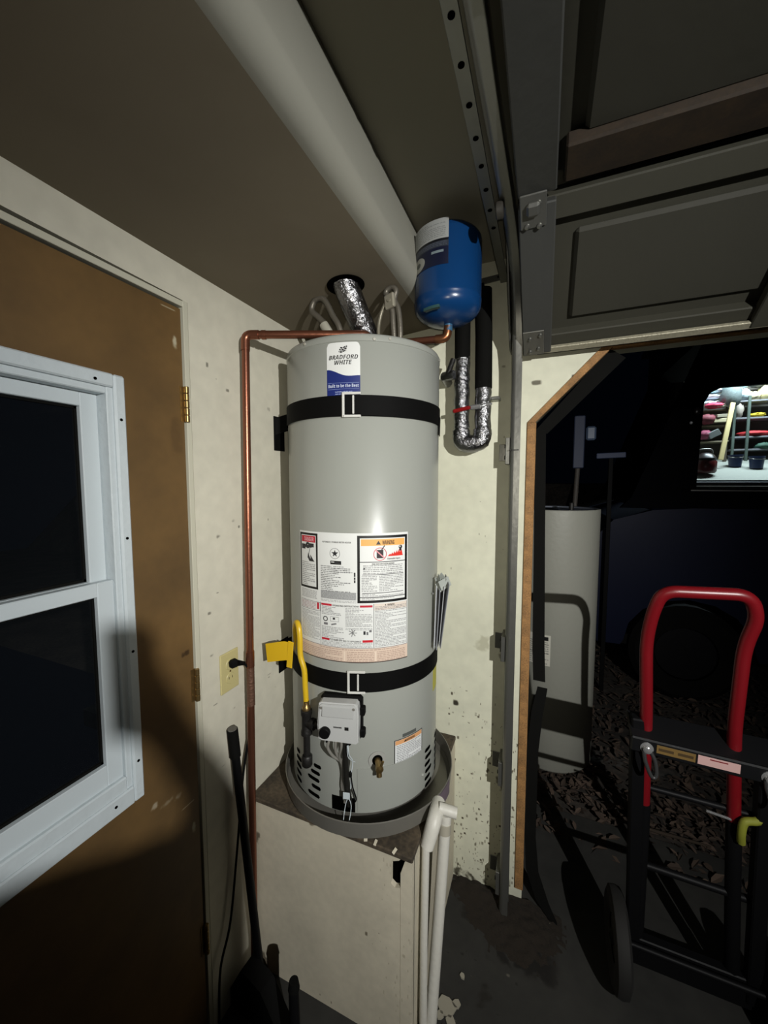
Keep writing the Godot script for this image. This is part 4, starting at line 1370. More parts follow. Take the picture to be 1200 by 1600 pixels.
# ------------------------------------------------------------------ pipes
func coupling(at: Vector3, dir: Vector3, r: float, h: float) -> MB:
	var b := MB.new()
	b.lathe([Vector2(r - 0.001, 0), Vector2(r + 0.0018, 0.001), Vector2(r + 0.0018, h - 0.001), Vector2(r - 0.001, h)], at - dir.normalized() * h / 2, 20, axis(dir))
	return b

func pipes() -> void:
	# relief-valve drain down the left wall
	var c := thing("copper_pipe", "long copper pipe dropping down the left wall beside the outlet", "pipe", Vector3(-0.812, 0, -0.89))
	var r := 0.0111
	var top := Vector3(-0.815, 2.04, -0.908)
	obj("riser", tube_mb([Vector3(-0.812, 0.0, -0.872), Vector3(-0.815, 2.02, -0.908)], r, 20), M.copper, c)
	var el := MB.new()
	el.tube(fillet([Vector3(-0.8147, 1.995, -0.907), top, Vector3(-0.778, 2.04, -0.923)], 0.03, 8), r + 0.0018, 20)
	obj("elbow", el, M.copper, c)
	obj("cross_run", tube_mb([Vector3(-0.79, 2.04, -0.918), Vector3(-0.5, 2.046, -1.052)], r, 20), M.copper, c)
	obj("drop", tube_mb(fillet([Vector3(-0.52, 2.0455, -1.043), Vector3(-0.49, 2.046, -1.057), Vector3(-0.49, 2.0, -1.057)], 0.015, 6), r, 16), M.copper, c)
	obj("collar", coupling(Vector3(-0.766, 2.0405, -0.93), Vector3(0.9, 0.02, -0.42), r, 0.014), M.copper, c)
	obj("coupling", coupling(Vector3(-0.8136, 1.075, -0.891), Vector3(0, 1, -0.018), r, 0.05), M.copper, c)
	obj("old_section", tube_mb([Vector3(-0.812, 0.93, -0.8885), Vector3(-0.8135, 1.05, -0.8907)], r + 0.0009, 20), bumpy(mat(Color(0.45, 0.33, 0.27), 0.5, 0.6), 0.05, 8.0, 0.8), c)
	# short copper run to the expansion tank
	var c2 := thing("copper_pipe", "short copper pipe with an elbow up to the blue expansion tank", "pipe", Vector3(-0.3, 2.04, -1.2))
	obj("run", tube_mb([Vector3(-0.46, 2.062, -1.2), Vector3(-0.315, 2.056, -1.2)], r, 20), M.copper, c2)
	obj("elbow", tube_mb(fillet([Vector3(-0.325, 2.0565, -1.2), Vector3(-0.29, 2.055, -1.2), Vector3(-0.286, 2.09, -1.2)], 0.022, 8), r + 0.002, 20), mat(Color(0.6, 0.4, 0.28), 0.35, 0.9), c2)
	obj("drop", tube_mb(fillet([Vector3(-0.44, 2.0615, -1.2), Vector3(-0.47, 2.0625, -1.2), Vector3(-0.47, 2.0, -1.2)], 0.02, 6), r, 16), M.copper, c2)
	# expansion tank
	var tc := Vector3(-0.289, 0, -1.2)
	var t := thing("expansion_tank", "small blue expansion tank above the heater's right shoulder", "tank", Vector3(tc.x, 2.085, tc.z))
	var prof := []
	for k in 9:
		var a := -PI / 2 + PI / 2 * k / 8
		prof.append(Vector2(0.1 * cos(a), 2.145 + 0.052 * sin(a)))
	prof.append(Vector2(0.1, 2.152)); prof.append(Vector2(0.1008, 2.154)); prof.append(Vector2(0.1008, 2.16)); prof.append(Vector2(0.1, 2.162))
	for k in 9:
		var a := PI / 2 * k / 8
		prof.append(Vector2(0.1 * cos(a), 2.325 + 0.045 * sin(a)))
	var b := MB.new()
	b.lathe(prof, tc, 56)
	obj("shell", b, M.bluetank, t)
	obj("neck", cyl_mb(Vector3(-0.286, 2.074, -1.2), 0.013, 0.028, Basis.IDENTITY, 16, 0.002), mat(Color(0.25, 0.42, 0.55), 0.35, 0.3), t)
	b = MB.new()
	b.sheet(tc, 0.1, -62, 14, 2.222, 2.345, 0.0006, 20)
	obj("maker_label", b, sticker(tank_image()), t, "grey and dark printed label")
	b = MB.new()
	b.sheet(tc, 0.088, -30, 0, 2.108, 2.116, 0.012, 8)
	obj("bottom_sticker", b, mat(Color(0.18, 0.3, 0.3), 0.4), t)
	# insulated water lines on the back wall
	var w := thing("insulated_pipe", "pair of foil-taped water pipes in a U on the back wall", "pipe", Vector3(-0.245, 1.74, -1.40))
	var z := -1.405
	var p1 := []
	var p2 := []
	for k in 15: p1.append(Vector3(-0.282 + 0.0015 * sin(k * 2.1), 2.055 - 0.0185 * k, z))
	obj("left_leg", tube_mb(p1, 0.0265, 22, 0.05, 3), M.foil, w)
	for k in 11: p2.append(Vector3(-0.207 + 0.0012 * sin(k * 1.7), 1.945 - 0.017 * k, z))
	obj("right_leg", tube_mb(p2, 0.0275, 22, 0.04, 4), M.foil, w)
	var ub := smooth([Vector3(-0.282, 1.80, z), Vector3(-0.28, 1.765, z), Vector3(-0.262, 1.752, z + 0.002), Vector3(-0.23, 1.752, z + 0.002), Vector3(-0.21, 1.765, z), Vector3(-0.207, 1.8, z)], 6)
	obj("return_bend", tube_mb(ub, 0.031, 22, 0.05, 8), M.foil, w)
	obj("foam_and_shade_sleeve", tube_mb([Vector3(-0.207, 1.94, z), Vector3(-0.208, 2.12, z), Vector3(-0.213, 2.275, z)], 0.029, 20, 0.04, 9), M.rubber, w, "pipe length coloured black for the tank shadow")
	obj("foam_and_shade_sleeve", tube_mb([Vector3(-0.282, 2.05, z), Vector3(-0.283, 2.28, z)], 0.027, 20, 0.03, 10), M.rubber, w, "pipe length coloured black for the tank shadow")  # upper left pipe blackened to paint in the expansion tank's shadow
	obj("tank_shade_tube", tube_mb([Vector3(-0.5, 2.26, z), Vector3(-0.21, 2.27, z)], 0.027, 20, 0.04, 11), M.rubber, w)  # black tube added to stand in for the tank's shadow on the wall
	obj("lever", box_mb(Vector3(-0.276, 1.868, z + 0.036), Vector3(0.062, 0.013, 0.009), 0.003, Basis.from_euler(Vector3(0, -0.1, 0.14))), mat(Color(0.5, 0.03, 0.04), 0.35), w, "red valve lever")
	obj("valve_stem", cyl_mb(Vector3(-0.244, 1.872, z + 0.034), 0.0085, 0.034, axis(Vector3(1, 0.08, 0)), 12, 0.002), M.chrome, w)
	obj("zip_tie", tube_mb([Vector3(-0.215, 1.874, z + 0.032), Vector3(-0.19, 1.88, z + 0.028), Vector3(-0.178, 1.884, z + 0.012)], 0.005, 8, 0.1), M.chrome, w)
	obj("clamp", box_mb(Vector3(-0.168, 1.91, WB + 0.02), Vector3(0.03, 0.012, 0.04), 0.002), M.galv, w)
	# small stub behind the heater's right shoulder
	var sb := thing("shutoff_valve", "small grey shutoff valve behind the heater's right shoulder", "valve", Vector3(-0.33, 1.98, -1.36))
	obj("body", tube_mb([Vector3(-0.345, 1.985, WB + 0.01), Vector3(-0.335, 1.985, -1.36), Vector3(-0.30, 1.985, -1.35)], 0.016, 12, 0.1), M.foil, sb)
	obj("stem", tube_mb([Vector3(-0.32, 1.99, -1.35), Vector3(-0.305, 2.04, -1.36)], 0.009, 10), M.iron, sb)
	# white drain pipes at the stand's right side
	var d := thing("drain_pipe", "white plastic drain pipe running down the stand from the pan outlet", "pipe", Vector3(-0.27, 0, -1.0))
	obj("elbow", tube_mb(fillet([Vector3(-0.268, 0.645, -1.075), Vector3(-0.262, 0.652, -1.01), Vector3(-0.278, 0.58, -0.985)], 0.035, 8), [0.02, 0.021, 0.021, 0.021, 0.021, 0.021, 0.021, 0.021, 0.021, 0.021, 0.0185], 18), M.pvc, d)
	obj("riser", tube_mb([Vector3(-0.279, 0.0, -0.965), Vector3(-0.282, 0.3, -0.975), Vector3(-0.281, 0.6, -0.985)], 0.011, 16), M.pvc, d)
	var d2 := thing("drain_pipe", "thicker white plastic pipe with a cap tee, outermost at the stand's side", "pipe", Vector3(-0.25, 0, -1.0))
	obj("pipe", tube_mb([Vector3(-0.262, 0.03, -0.985), Vector3(-0.25, 0.35, -1.02), Vector3(-0.24, 0.64, -1.05)], 0.017, 18), M.pvc, d2)
	obj("tee", tube_mb([Vector3(-0.258, 0.66, -1.04), Vector3(-0.208, 0.652, -1.05)], 0.0155, 16), M.pvc, d2)
	obj("primer_band", coupling(Vector3(-0.242, 0.6, -1.045), Vector3(0.03, 1, -0.1), 0.017, 0.03), mat(Color(0.64, 0.62, 0.56), 0.5), d2)

# ------------------------------------------------------------------ things on the left wall
func wall_bits() -> void:
	var o := thing("wall_outlet", "cream wall outlet plate with a black plug beside the copper pipe", "outlet", Vector3(WL, 1.055, -0.84))
	var ivory := mat(Color(0.74, 0.7, 0.5), 0.4)
	obj("plate", span_mb(Vector3(WL, 0.995, -0.876), Vector3(WL + 0.006, 1.114, -0.805), 0.0025), ivory, o)
	for y in [1.076, 1.034]:
		obj("socket", cyl_mb(Vector3(WL + 0.005, y, -0.8405), 0.0165, 0.0028, axis(Vector3.RIGHT), 24, 0.001), ivory, o)
	obj("plate_screw", cyl_mb(Vector3(WL + 0.0055, 1.055, -0.8405), 0.003, 0.0015, axis(Vector3.RIGHT), 10), M.brass, o)
	for zz in [-0.847, -0.834]: obj("slot", box_mb(Vector3(WL + 0.0078, 1.036, zz), Vector3(0.0006, 0.007, 0.0018)), M.gap, o)
	var p := thing("power_cord", "black power cord hanging from the cream wall outlet to the floor", "cord", Vector3(-0.82, 0, -0.84))
	var pl := MB.new()
	pl.box(Vector3(WL + 0.018, 1.079, -0.843), Vector3(0.022, 0.024, 0.026), 0.006, Basis.from_euler(Vector3(0.1, -0.5, 0)))
	pl.lathe([Vector2(0, 0), Vector2(0.009, 0), Vector2(0.005, 0.022), Vector2(0, 0.022)], Vector3(WL + 0.022, 1.075, -0.856), 12, axis(Vector3(0.35, -0.35, -0.9)))
	obj("plug", pl, M.black, p)
	obj("cable", tube_mb(smooth([Vector3(WL + 0.03, 1.068, -0.872), Vector3(WL + 0.036, 1.045, -0.884), Vector3(WL + 0.034, 0.985, -0.894), Vector3(WL + 0.03, 0.88, -0.897), Vector3(WL + 0.024, 0.72, -0.862), Vector3(WL + 0.022, 0.5, -0.83), Vector3(WL + 0.02, 0.3, -0.797), Vector3(WL + 0.02, 0.2, -0.755), Vector3(WL + 0.022, 0.06, -0.742), Vector3(WL + 0.03, 0.004, -0.73), Vector3(WL + 0.08, 0.004, -0.66)], 8), 0.0036, 8), M.black, p)
	# leaning handle
	var h := thing("broom_handle", "long black broom handle leaning against the left wall below the outlet", "handle", Vector3(-0.79, 0, -0.84))
	var hp := Vector3(-0.83, 0.885, -0.828)
	var lo := Vector3(-0.775, 0.03, -0.862)
	obj("shaft", tube_mb([lo, hp], 0.0125, 16), M.frame, h)
	obj("grip", tube_mb([lo.lerp(hp, 0.9), hp], 0.0155, 16), M.rubber, h)
	obj("end_cap", cyl_mb(hp, 0.0135, 0.003, axis(hp - lo), 16), mat(Color(0.35, 0.34, 0.32), 0.6), h)
	var br := MB.new()
	br.prism(PackedVector2Array([Vector2(-0.1, 0), Vector2(0.16, 0), Vector2(0.06, 0.13), Vector2(-0.02, 0.15)]), Transform3D(Basis.from_euler(Vector3(0, -0.1, 0)), Vector3(-0.78, 0.0, -0.8)), 0.05)
	obj("brush_head", br, M.black, h)
	var h2 := thing("short_handle", "short black tool handle standing on the floor before the stand", "handle", Vector3(-0.57, 0, -0.76))
	obj("shaft", tube_mb([Vector3(-0.562, 0.0, -0.745), Vector3(-0.572, 0.285, -0.755)], 0.014, 16), M.frame, h2)
	obj("tip", tube_mb([Vector3(-0.572, 0.28, -0.755), Vector3(-0.5725, 0.302, -0.7555)], [0.0155, 0.012], 16), M.rubber, h2)
	# metal strap on the back wall behind the expansion tank
	var s := thing("wall_strap", "flat metal strap nailed across the back wall beside the blue tank", "strap", Vector3(-0.2, 2.33, WB))
	obj("strip", box_mb(Vector3(-0.215, 2.328, WB + 0.012), Vector3(0.16, 0.022, 0.004), 0.001, Basis.from_euler(Vector3(0, 0, 0.06))), M.galv, s)
	obj("nail", cyl_mb(Vector3(-0.17, 2.331, WB + 0.001), 0.004, 0.016, axis(Vector3.BACK), 8), M.iron, s)
	# upright plate left of the tank
	var s2 := thing("tank_bracket", "dark upright bracket on the back wall left of the blue tank", "bracket", Vector3(-0.44, 2.32, -1.36))
	obj("plate", span_mb(Vector3(-0.452, 2.30, -1.36), Vector3(-0.428, 2.395, -1.345), 0.002), M.iron, s2)
	obj("arm", span_mb(Vector3(-0.446, 2.33, WB), Vector3(-0.434, 2.345, -1.36), 0.001), M.iron, s2)
	# weather seal hanging off the side of the opening
	var ws := thing("weather_seal", "torn black rubber weather seal along the left side of the opening", "seal", Vector3(-0.02, 0, -1.5))
	var sb := MB.new()
	seal(sb, [Vector3(-0.03, 1.8, -1.5), Vector3(-0.024, 1.4, -1.5), Vector3(-0.018, 1.0, -1.5), Vector3(-0.012, 0.875, -1.5)], [0.03, 0.032, 0.036, 0.036])
	obj("upper_length", sb, M.rubber, ws)
	sb = MB.new()
	seal(sb, [Vector3(0.004, 0.855, -1.49), Vector3(-0.014, 0.76, -1.495), Vector3(-0.026, 0.6, -1.5), Vector3(-0.026, 0.25, -1.5), Vector3(-0.018, 0.12, -1.49), Vector3(0.02, 0.03, -1.47), Vector3(0.07, 0.006, -1.43)], [0.028, 0.034, 0.034, 0.034, 0.04, 0.04, 0.02])
	obj("lower_length", sb, M.rubber, ws)
	sb = MB.new()
	sb.prism(PackedVector2Array([Vector2(-0.034, 1.8), Vector2(0.004, 1.785), Vector2(0.235, 2.02), Vector2(0.19, 2.055)]), Transform3D(Basis.IDENTITY, Vector3(0, 0, -1.498)), 0.006)
	obj("slanted_length", sb, M.rubber, ws)

func seal(b: MB, pts: Array, w: Array) -> void:
	for side in 2:
		var base := b.V.size()
		for i in pts.size():
			var n := Vector3(0.15, 0, 1.0 if side == 0 else -1.0).normalized()
			var p: Vector3 = pts[i] + n * 0.003
			b.vt(p - Vector3(0.006, 0, 0), n); b.vt(p + Vector3(w[i], 0, 0.003), n)
		for k in pts.size() - 1:
			var q := base + 2 * k
			b.ti(q, q + 1, q + 3); b.ti(q, q + 3, q + 2)

# ------------------------------------------------------------------ litter on the floor
func floor_bits() -> void:
	var rng := RandomNumberGenerator.new()
	rng.seed = 404
	# low heap of dirt at the foot of the track
	var b := MB.new()
	var nz := FastNoiseLite.new()
	nz.seed = 6; nz.frequency = 9.0
	var n := 40
	var P := []
	for i in n + 1:
		for k in n + 1:
			var x := -0.3 + 0.42 * i / n
			var z := WB + 0.001 + 0.3 * k / n
			var d := Vector2((x + 0.06) / 0.2, (z + 1.4) / 0.16).length()
			var d2 := Vector2((x + 0.22) / 0.1, (z + 1.44) / 0.08).length()
			var y := 0.03 * maxf(0.0, 1.0 - d) + 0.02 * maxf(0.0, 1.0 - d2)
			y += (0.008 * nz.get_noise_2d(x, z) + 0.012 * nz.get_noise_2d(x * 4.0 + 9.0, z * 4.0)) * clampf(1.5 - minf(d, d2), 0, 1)
			P.append(Vector3(x, y - 0.0035, z))
	for i in n + 1:
		for k in n + 1:
			var a: Vector3 = P[mini(i + 1, n) * (n + 1) + k] - P[maxi(i - 1, 0) * (n + 1) + k]
			var c: Vector3 = P[i * (n + 1) + mini(k + 1, n)] - P[i * (n + 1) + maxi(k - 1, 0)]
			var nn := c.cross(a).normalized()
			b.vt(P[i * (n + 1) + k], nn if nn.y > 0 else -nn)
	for i in n:
		for k in n:
			var q := i * (n + 1) + k
			b.ti(q, q + 1, q + n + 2); b.ti(q, q + n + 2, q + n + 1)
	var heap := obj("dirt_heap", b, bumpy(mat(Color(0.13, 0.105, 0.075), 1.0), 0.08, 12.0, 1.2, 9))
	tag(heap, "low heap of dark dirt at the foot of the door track", "dirt", "", "stuff")
	# flakes of paint and plaster fallen beside the stand
	var fm := mat(Color(0.6, 0.58, 0.52), 0.8)
	for q in [[-0.235, -1.06, 0.034], [-0.215, -1.03, 0.02], [-0.225, -1.005, 0.016], [-0.245, -1.03, 0.014], [-0.205, -1.075, 0.014], [-0.2, -1.15, 0.01], [-0.185, -1.0, 0.012], [-0.15, -0.98, 0.018], [-0.13, -0.99, 0.013]]:
		b = MB.new()
		var pts := PackedVector2Array()
		for k in 6:
			var a := TAU * k / 6
			pts.append(Vector2(cos(a), sin(a)) * q[2] * rng.randf_range(0.6, 1.05))
		b.prism(pts, Transform3D(Basis.from_euler(Vector3(-PI / 2, 0, rng.randf() * 0.2)), Vector3(q[0], 0.006, q[1])), 0.005)
		var o := obj("plaster_flake", b, fm)
		tag(o, "largest flake of pale plaster on the floor, beside the white drain pipes" if q[2] > 0.03 else ("second largest pale plaster flake, touching the largest one" if q[2] > 0.019 else "small flake of pale plaster lying on the floor right of the stand"), "flake", "plaster flakes on the floor")

# ------------------------------------------------------------------ hand truck
func hand_truck() -> void:
	var t := thing("hand_truck", "black convertible hand truck with a red loop handle parked in the opening", "hand truck", Vector3(0.44, 0, -1.36))
	var z := -1.35
	var b := MB.new()
	b.beam(Vector3(0.312, 0.06, -1.385), Vector3(0.284, 0.9, -1.335), 0.036, 0.036, 0.004)
	obj("side_rail", b, M.frame, t)
	b = MB.new()
	b.beam(Vector3(0.62, 0.06, -1.385), Vector3(0.588, 0.85, -1.335), 0.036, 0.036, 0.004)
	obj("side_rail", b, M.frame, t)
	# red loop handle
	var loop := fillet([Vector3(0.318, 0.6, -1.365), Vector3(0.305, 0.904, -1.33), Vector3(0.289, 1.15, -1.305), Vector3(0.296, 1.245, -1.28), Vector3(0.312, 1.312, -1.262), Vector3(0.5, 1.322, -1.262), Vector3(0.525, 1.26, -1.28), Vector3(0.512, 1.17, -1.305), Vector3(0.513, 0.92, -1.33), Vector3(0.54, 0.62, -1.365)], 0.055, 7)
	obj("loop_handle", tube_mb(loop, 0.0165, 18), M.red, t, "bright red tube handle")
	for s in [[Vector3(0.324, 0.09, -1.392), Vector3(0.318, 0.61, -1.365)], [Vector3(0.572, 0.1, -1.392), Vector3(0.54, 0.63, -1.365)]]:
		obj("inner_rail", tube_mb(s, 0.019, 14), M.frame, t)
	# slanted top plate with stickers
	b = MB.new()
	var PB := Basis.from_euler(Vector3(-0.95, 0, -0.03))
	b.box(Vector3(0.435, 0.865, -1.335), Vector3(0.35, 0.012, 0.1), 0.004, Basis.from_euler(Vector3(0.45, 0, -0.03)))
	b.box(Vector3(0.435, 0.834, -1.292), Vector3(0.35, 0.045, 0.012), 0.004, Basis.from_euler(Vector3(0, 0, -0.03)))
	var plate := obj("top_plate", b, mat(Color(0.035, 0.037, 0.045), 0.4), t)
	var SB := Basis.from_euler(Vector3(0, 0, -0.03))
	obj("sticker", box_mb(Vector3(0.37, 0.838, -1.2855), Vector3(0.092, 0.024, 0.0012), 0.0, SB), mat(Color(0.42, 0.33, 0.17), 0.5), plate, "gold sticker")
	for k in 2: obj("print", box_mb(Vector3(0.347 + 0.046 * k, 0.8387 - 0.0014 * k, -1.2848), Vector3(0.036, 0.008, 0.0006), 0.0, SB), mat(Color(0.25, 0.19, 0.1), 0.5), plate)
	obj("sticker", box_mb(Vector3(0.468, 0.835, -1.2855), Vector3(0.094, 0.026, 0.0012), 0.0, SB), mat(Color(0.74, 0.6, 0.58), 0.5), plate, "pale pink sticker")
	obj("print", box_mb(Vector3(0.468, 0.842, -1.2848), Vector3(0.04, 0.003, 0.0006), 0.0, SB), M.red, plate)
	for q in [Vector3(0.3, 0.835, -1.288), Vector3(0.575, 0.827, -1.288)]:
		b = MB.new()
		b.lathe([Vector2(0.017, 0), Vector2(0.017, 0.004), Vector2(0.011, 0.006), Vector2(0.011, 0.014), Vector2(0.006, 0.018), Vector2(0, 0.018)], q, 16, axis(Vector3.BACK))
		obj("bolt", b, M.chrome, t)
		obj("latch_loop", tube_mb(smooth([q + Vector3(-0.008, -0.005, 0.008), q + Vector3(-0.004, -0.035, 0.012), q + Vector3(0.012, -0.075, 0.014), q + Vector3(0.024, -0.07, 0.012), q + Vector3(0.02, -0.03, 0.01), q + Vector3(0.008, -0.005, 0.008)], 6), 0.0055, 10), mat(Color(0.3, 0.3, 0.3), 0.35, 0.6), t)
	# cross bars and toe plate
	obj("cross_bar", tube_mb([Vector3(0.312, 0.39, -1.378), Vector3(0.606, 0.385, -1.378)], 0.011, 12), M.frame, t)
	obj("cross_bar", tube_mb([Vector3(0.312, 0.66, -1.368), Vector3(0.606, 0.655, -1.368)], 0.009, 12), M.frame, t)
	b = MB.new()
	b.box(Vector3(0.466, 0.12, -1.385), Vector3(0.34, 0.03, 0.03), 0.003)
	b.box(Vector3(0.466, 0.04, -1.43), Vector3(0.36, 0.008, 0.11), 0.002)
	b.box(Vector3(0.466, 0.085, -1.376), Vector3(0.36, 0.09, 0.006), 0.002)
	obj("toe_plate", b, M.frame, t)
	obj("axle", tube_mb([Vector3(0.24, 0.135, -1.345), Vector3(0.69, 0.135, -1.345)], 0.009, 10), M.frame, t)
	for x in [0.262, 0.672]:
		b = MB.new()
		b.lathe([Vector2(0.06, -0.014), Vector2(0.085, -0.02), Vector2(0.115, -0.024), Vector2(0.131, -0.016), Vector2(0.1345, 0.0), Vector2(0.131, 0.016), Vector2(0.115, 0.024), Vector2(0.085, 0.02), Vector2(0.06, 0.014)], Vector3(x, 0.135, -1.345), 36, Basis.from_euler(Vector3(0, 0, -PI / 2 + 0.02)))
		var tyre := obj("tyre", b, mat(Color(0.07, 0.065, 0.055), 0.8), t)
		b = MB.new()
		b.lathe([Vector2(0, -0.02), Vector2(0.02, -0.022), Vector2(0.02, -0.012), Vector2(0.062, -0.01), Vector2(0.062, 0.01), Vector2(0.02, 0.012), Vector2(0.02, 0.022), Vector2(0, 0.02)], Vector3(x, 0.135, -1.345), 24, Basis.from_euler(Vector3(0, 0, -PI / 2 + 0.02)))
		obj("hub", b, mat(Color(0.2, 0.19, 0.17), 0.5, 0.5), tyre)
	obj("silver_pin", box_mb(Vector3(0.5, 0.64, -1.352), Vector3(0.06, 0.006, 0.006), 0.001, Basis.from_euler(Vector3(0, 0, -0.12))), M.chrome, t)
	var y := thing("yellow_strap", "short yellow webbing strap knotted on the hand truck's right rail", "strap", Vector3(0.57, 0.62, -1.34))
	b = MB.new()
	b.tube(smooth([Vector3(0.55, 0.585, -1.34), Vector3(0.545, 0.62, -1.33), Vector3(0.55, 0.655, -1.33), Vector3(0.575, 0.662, -1.335), Vector3(0.59, 0.668, -1.34)], 6), 0.0105, 8)
	obj("webbing", b, mat(Color(0.47, 0.48, 0.13), 0.7), y)

# ------------------------------------------------------------------ yard
func outside() -> void:
	var rng := RandomNumberGenerator.new()
	rng.seed = 515
	struct("driveway", span_mb(Vector3(-3.0, -0.12, -1.98), Vector3(5.0, -0.004, WB - 0.14)), M.floor)
	var dirt := wall_mat(surface_image(512, Color(0.2, 0.18, 0.16), 90, 0.3, 0.3, []), 2.0, 1.0)
	var b := MB.new()
	b.poly([Vector3(-12, -0.02, -1.98), Vector3(14, -0.02, -1.98), Vector3(14, -0.02, -5.4), Vector3(-12, -0.02, -5.4)], Vector3.UP)
	b.poly([Vector3(-12, -0.02, -5.4), Vector3(14, -0.02, -5.4), Vector3(14, 1.6, -6.85), Vector3(-12, 1.6, -6.85)], Vector3(0, 0.67, 0.74))
	b.poly([Vector3(-12, 1.6, -6.85), Vector3(14, 1.6, -6.85), Vector3(14, 1.6, -30), Vector3(-12, 1.6, -30)], Vector3.UP)
	struct("ground", b, dirt)
	# fallen leaves
	var lb := MB.new()
	for s in [-1.0, 1.0]:
		lb.poly([Vector3(0, 0.002, -0.03), Vector3(s * 0.013, 0.007, -0.005), Vector3(s * 0.009, 0.006, 0.018), Vector3(0, 0.0, 0.03)], Vector3(-s * 0.4, 1, 0).normalized())
	var mm := MultiMesh.new()
	mm.transform_format = MultiMesh.TRANSFORM_3D
	mm.use_colors = true
	mm.mesh = lb.mesh()
	mm.instance_count = 5200
	for i in 5200:
		var near := pow(rng.randf(), 1.4)
		var z := -1.8 - near * 2.4
		var x := rng.randf_range(-0.5, 2.6)
		if z > -1.98 and rng.randf() < 0.6: z -= 0.25
		var B := Basis.from_euler(Vector3(rng.randf_range(-0.6, 0.6), rng.randf() * TAU, rng.randf_range(-0.6, 0.6))).scaled(Vector3.ONE * rng.randf_range(0.4, 1.1))
		mm.set_instance_transform(i, Transform3D(B, Vector3(x, rng.randf_range(-0.012, 0.02), z)))
		var k := rng.randf_range(0.5, 1.3)
		mm.set_instance_color(i, Color(0.06 * k, 0.04 * k, 0.028 * k))
	var lm := mat(Color.WHITE, 0.9)
	lm.vertex_color_use_as_albedo = true
	var li := MultiMeshInstance3D.new()
	li.name = numbered("leaf_litter")
	li.multimesh = mm
	li.material_override = lm
	add_child(li)
	tag(li, "brown fallen leaves strewn on the ground outside the opening", "leaves", "", "stuff")
	# a stick in the leaves
	var st := obj("stick", tube_mb([Vector3(0.33, 0.02, -2.0), Vector3(0.55, 0.025, -1.99), Vector3(0.72, 0.02, -2.0)], [0.006, 0.008, 0.005], 8), mat(Color(0.2, 0.16, 0.12), 0.9))
	tag(st, "thin bare stick lying on the leaves behind the hand truck", "stick")
	# old heater standing outside
	var oc := Vector3(0.064, 0, -2.43)
	var o := thing("old_water_heater", "old white tank water heater standing outside on the leaves", "water heater", oc)
	var oh := 1.465
	var white := bumpy(mat(Color(0.6, 0.6, 0.56), 0.5), 0.03, 4.0, 0.15)
	b = MB.new()
	b.lathe([Vector2(0.19, 0.0), Vector2(0.215, 0.012), Vector2(0.23, 0.03), Vector2(0.23, oh), Vector2(0.226, oh + 0.003)], oc, 64)
	obj("jacket", b, white, o)
	b = MB.new()
	b.lathe([Vector2(0.226, oh + 0.003), Vector2(0.215, oh + 0.001), Vector2(0.213, oh - 0.006), Vector2(0, oh - 0.004)], oc, 64)
	var top := obj("top", b, mat(Color(0.36, 0.38, 0.42), 0.5, 0.3), o)
	obj("flue_hole", cyl_mb(oc + Vector3(-0.03, oh - 0.004, 0.03), 0.045, 0.003, Basis.IDENTITY, 24), M.gap, top)
	for q in [[0.08, 0.04], [-0.1, -0.04]]:
		obj("nipple", cyl_mb(oc + Vector3(q[0], oh - 0.005, q[1]), 0.013, 0.04, Basis.IDENTITY, 14), M.iron, top)
	var im := Image.create(128, 200, false, Image.FORMAT_RGB8)
	im.fill(Color(0.8, 0.79, 0.74))
	R(im, 30, 12, 86, 24, Color(0.08, 0.08, 0.08))
	var r2 := RandomNumberGenerator.new()
	r2.seed = 2
	print_lines(im, 10, 44, 108, 150, 14, Color(0.45, 0.45, 0.43), r2, 0.8)
	R(im, 8, 60, 112, 3, Color(0.3, 0.3, 0.28)); R(im, 8, 120, 112, 3, Color(0.3, 0.3, 0.28))
	b = MB.new()
	b.sheet(oc, 0.23, -32, -2, 0.62, 0.79, 0.0008, 10)
	obj("spec_label", b, sticker(im), o, "white printed label half hidden by the seal")
	# utility post with box, dim in the yard
	var u := thing("utility_post", "dim grey utility box on a conduit post behind the old tank", "post", Vector3(0.23, 0, -3.2))
	var um := mat(Color(0.22, 0.25, 0.34), 0.6)
	obj("box", span_mb(Vector3(0.19, 1.72, -3.26), Vector3(0.262, 2.1, -3.16), 0.006), um, u)
	obj("conduit", tube_mb([Vector3(0.215, 0, -3.2), Vector3(0.215, 1.45, -3.2), Vector3(0.225, 1.73, -3.2)], 0.017, 12), bumpy(mat(Color(0.3, 0.28, 0.26), 0.6), 0.05, 6.0, 0.8), u)
	obj("meter", span_mb(Vector3(0.27, 1.92, -3.24), Vector3(0.335, 2.02, -3.16), 0.012), mat(Color(0.34, 0.4, 0.5), 0.4), u, "pale blue meter head")
	var rl := thing("board", "pale board resting behind the utility box in the dark yard", "board", Vector3(0.45, 1.82, -3.3))
	obj("plank", box_mb(Vector3(0.45, 1.815, -3.3), Vector3(0.19, 0.04, 0.03), 0.004, Basis.from_euler(Vector3(0, 0, 0.03))), mat(Color(0.25, 0.29, 0.4), 0.6), rl)
	obj("stake", span_mb(Vector3(0.44, -0.02, -3.33), Vector3(0.47, 1.82, -3.31), 0.002), M.black, rl)

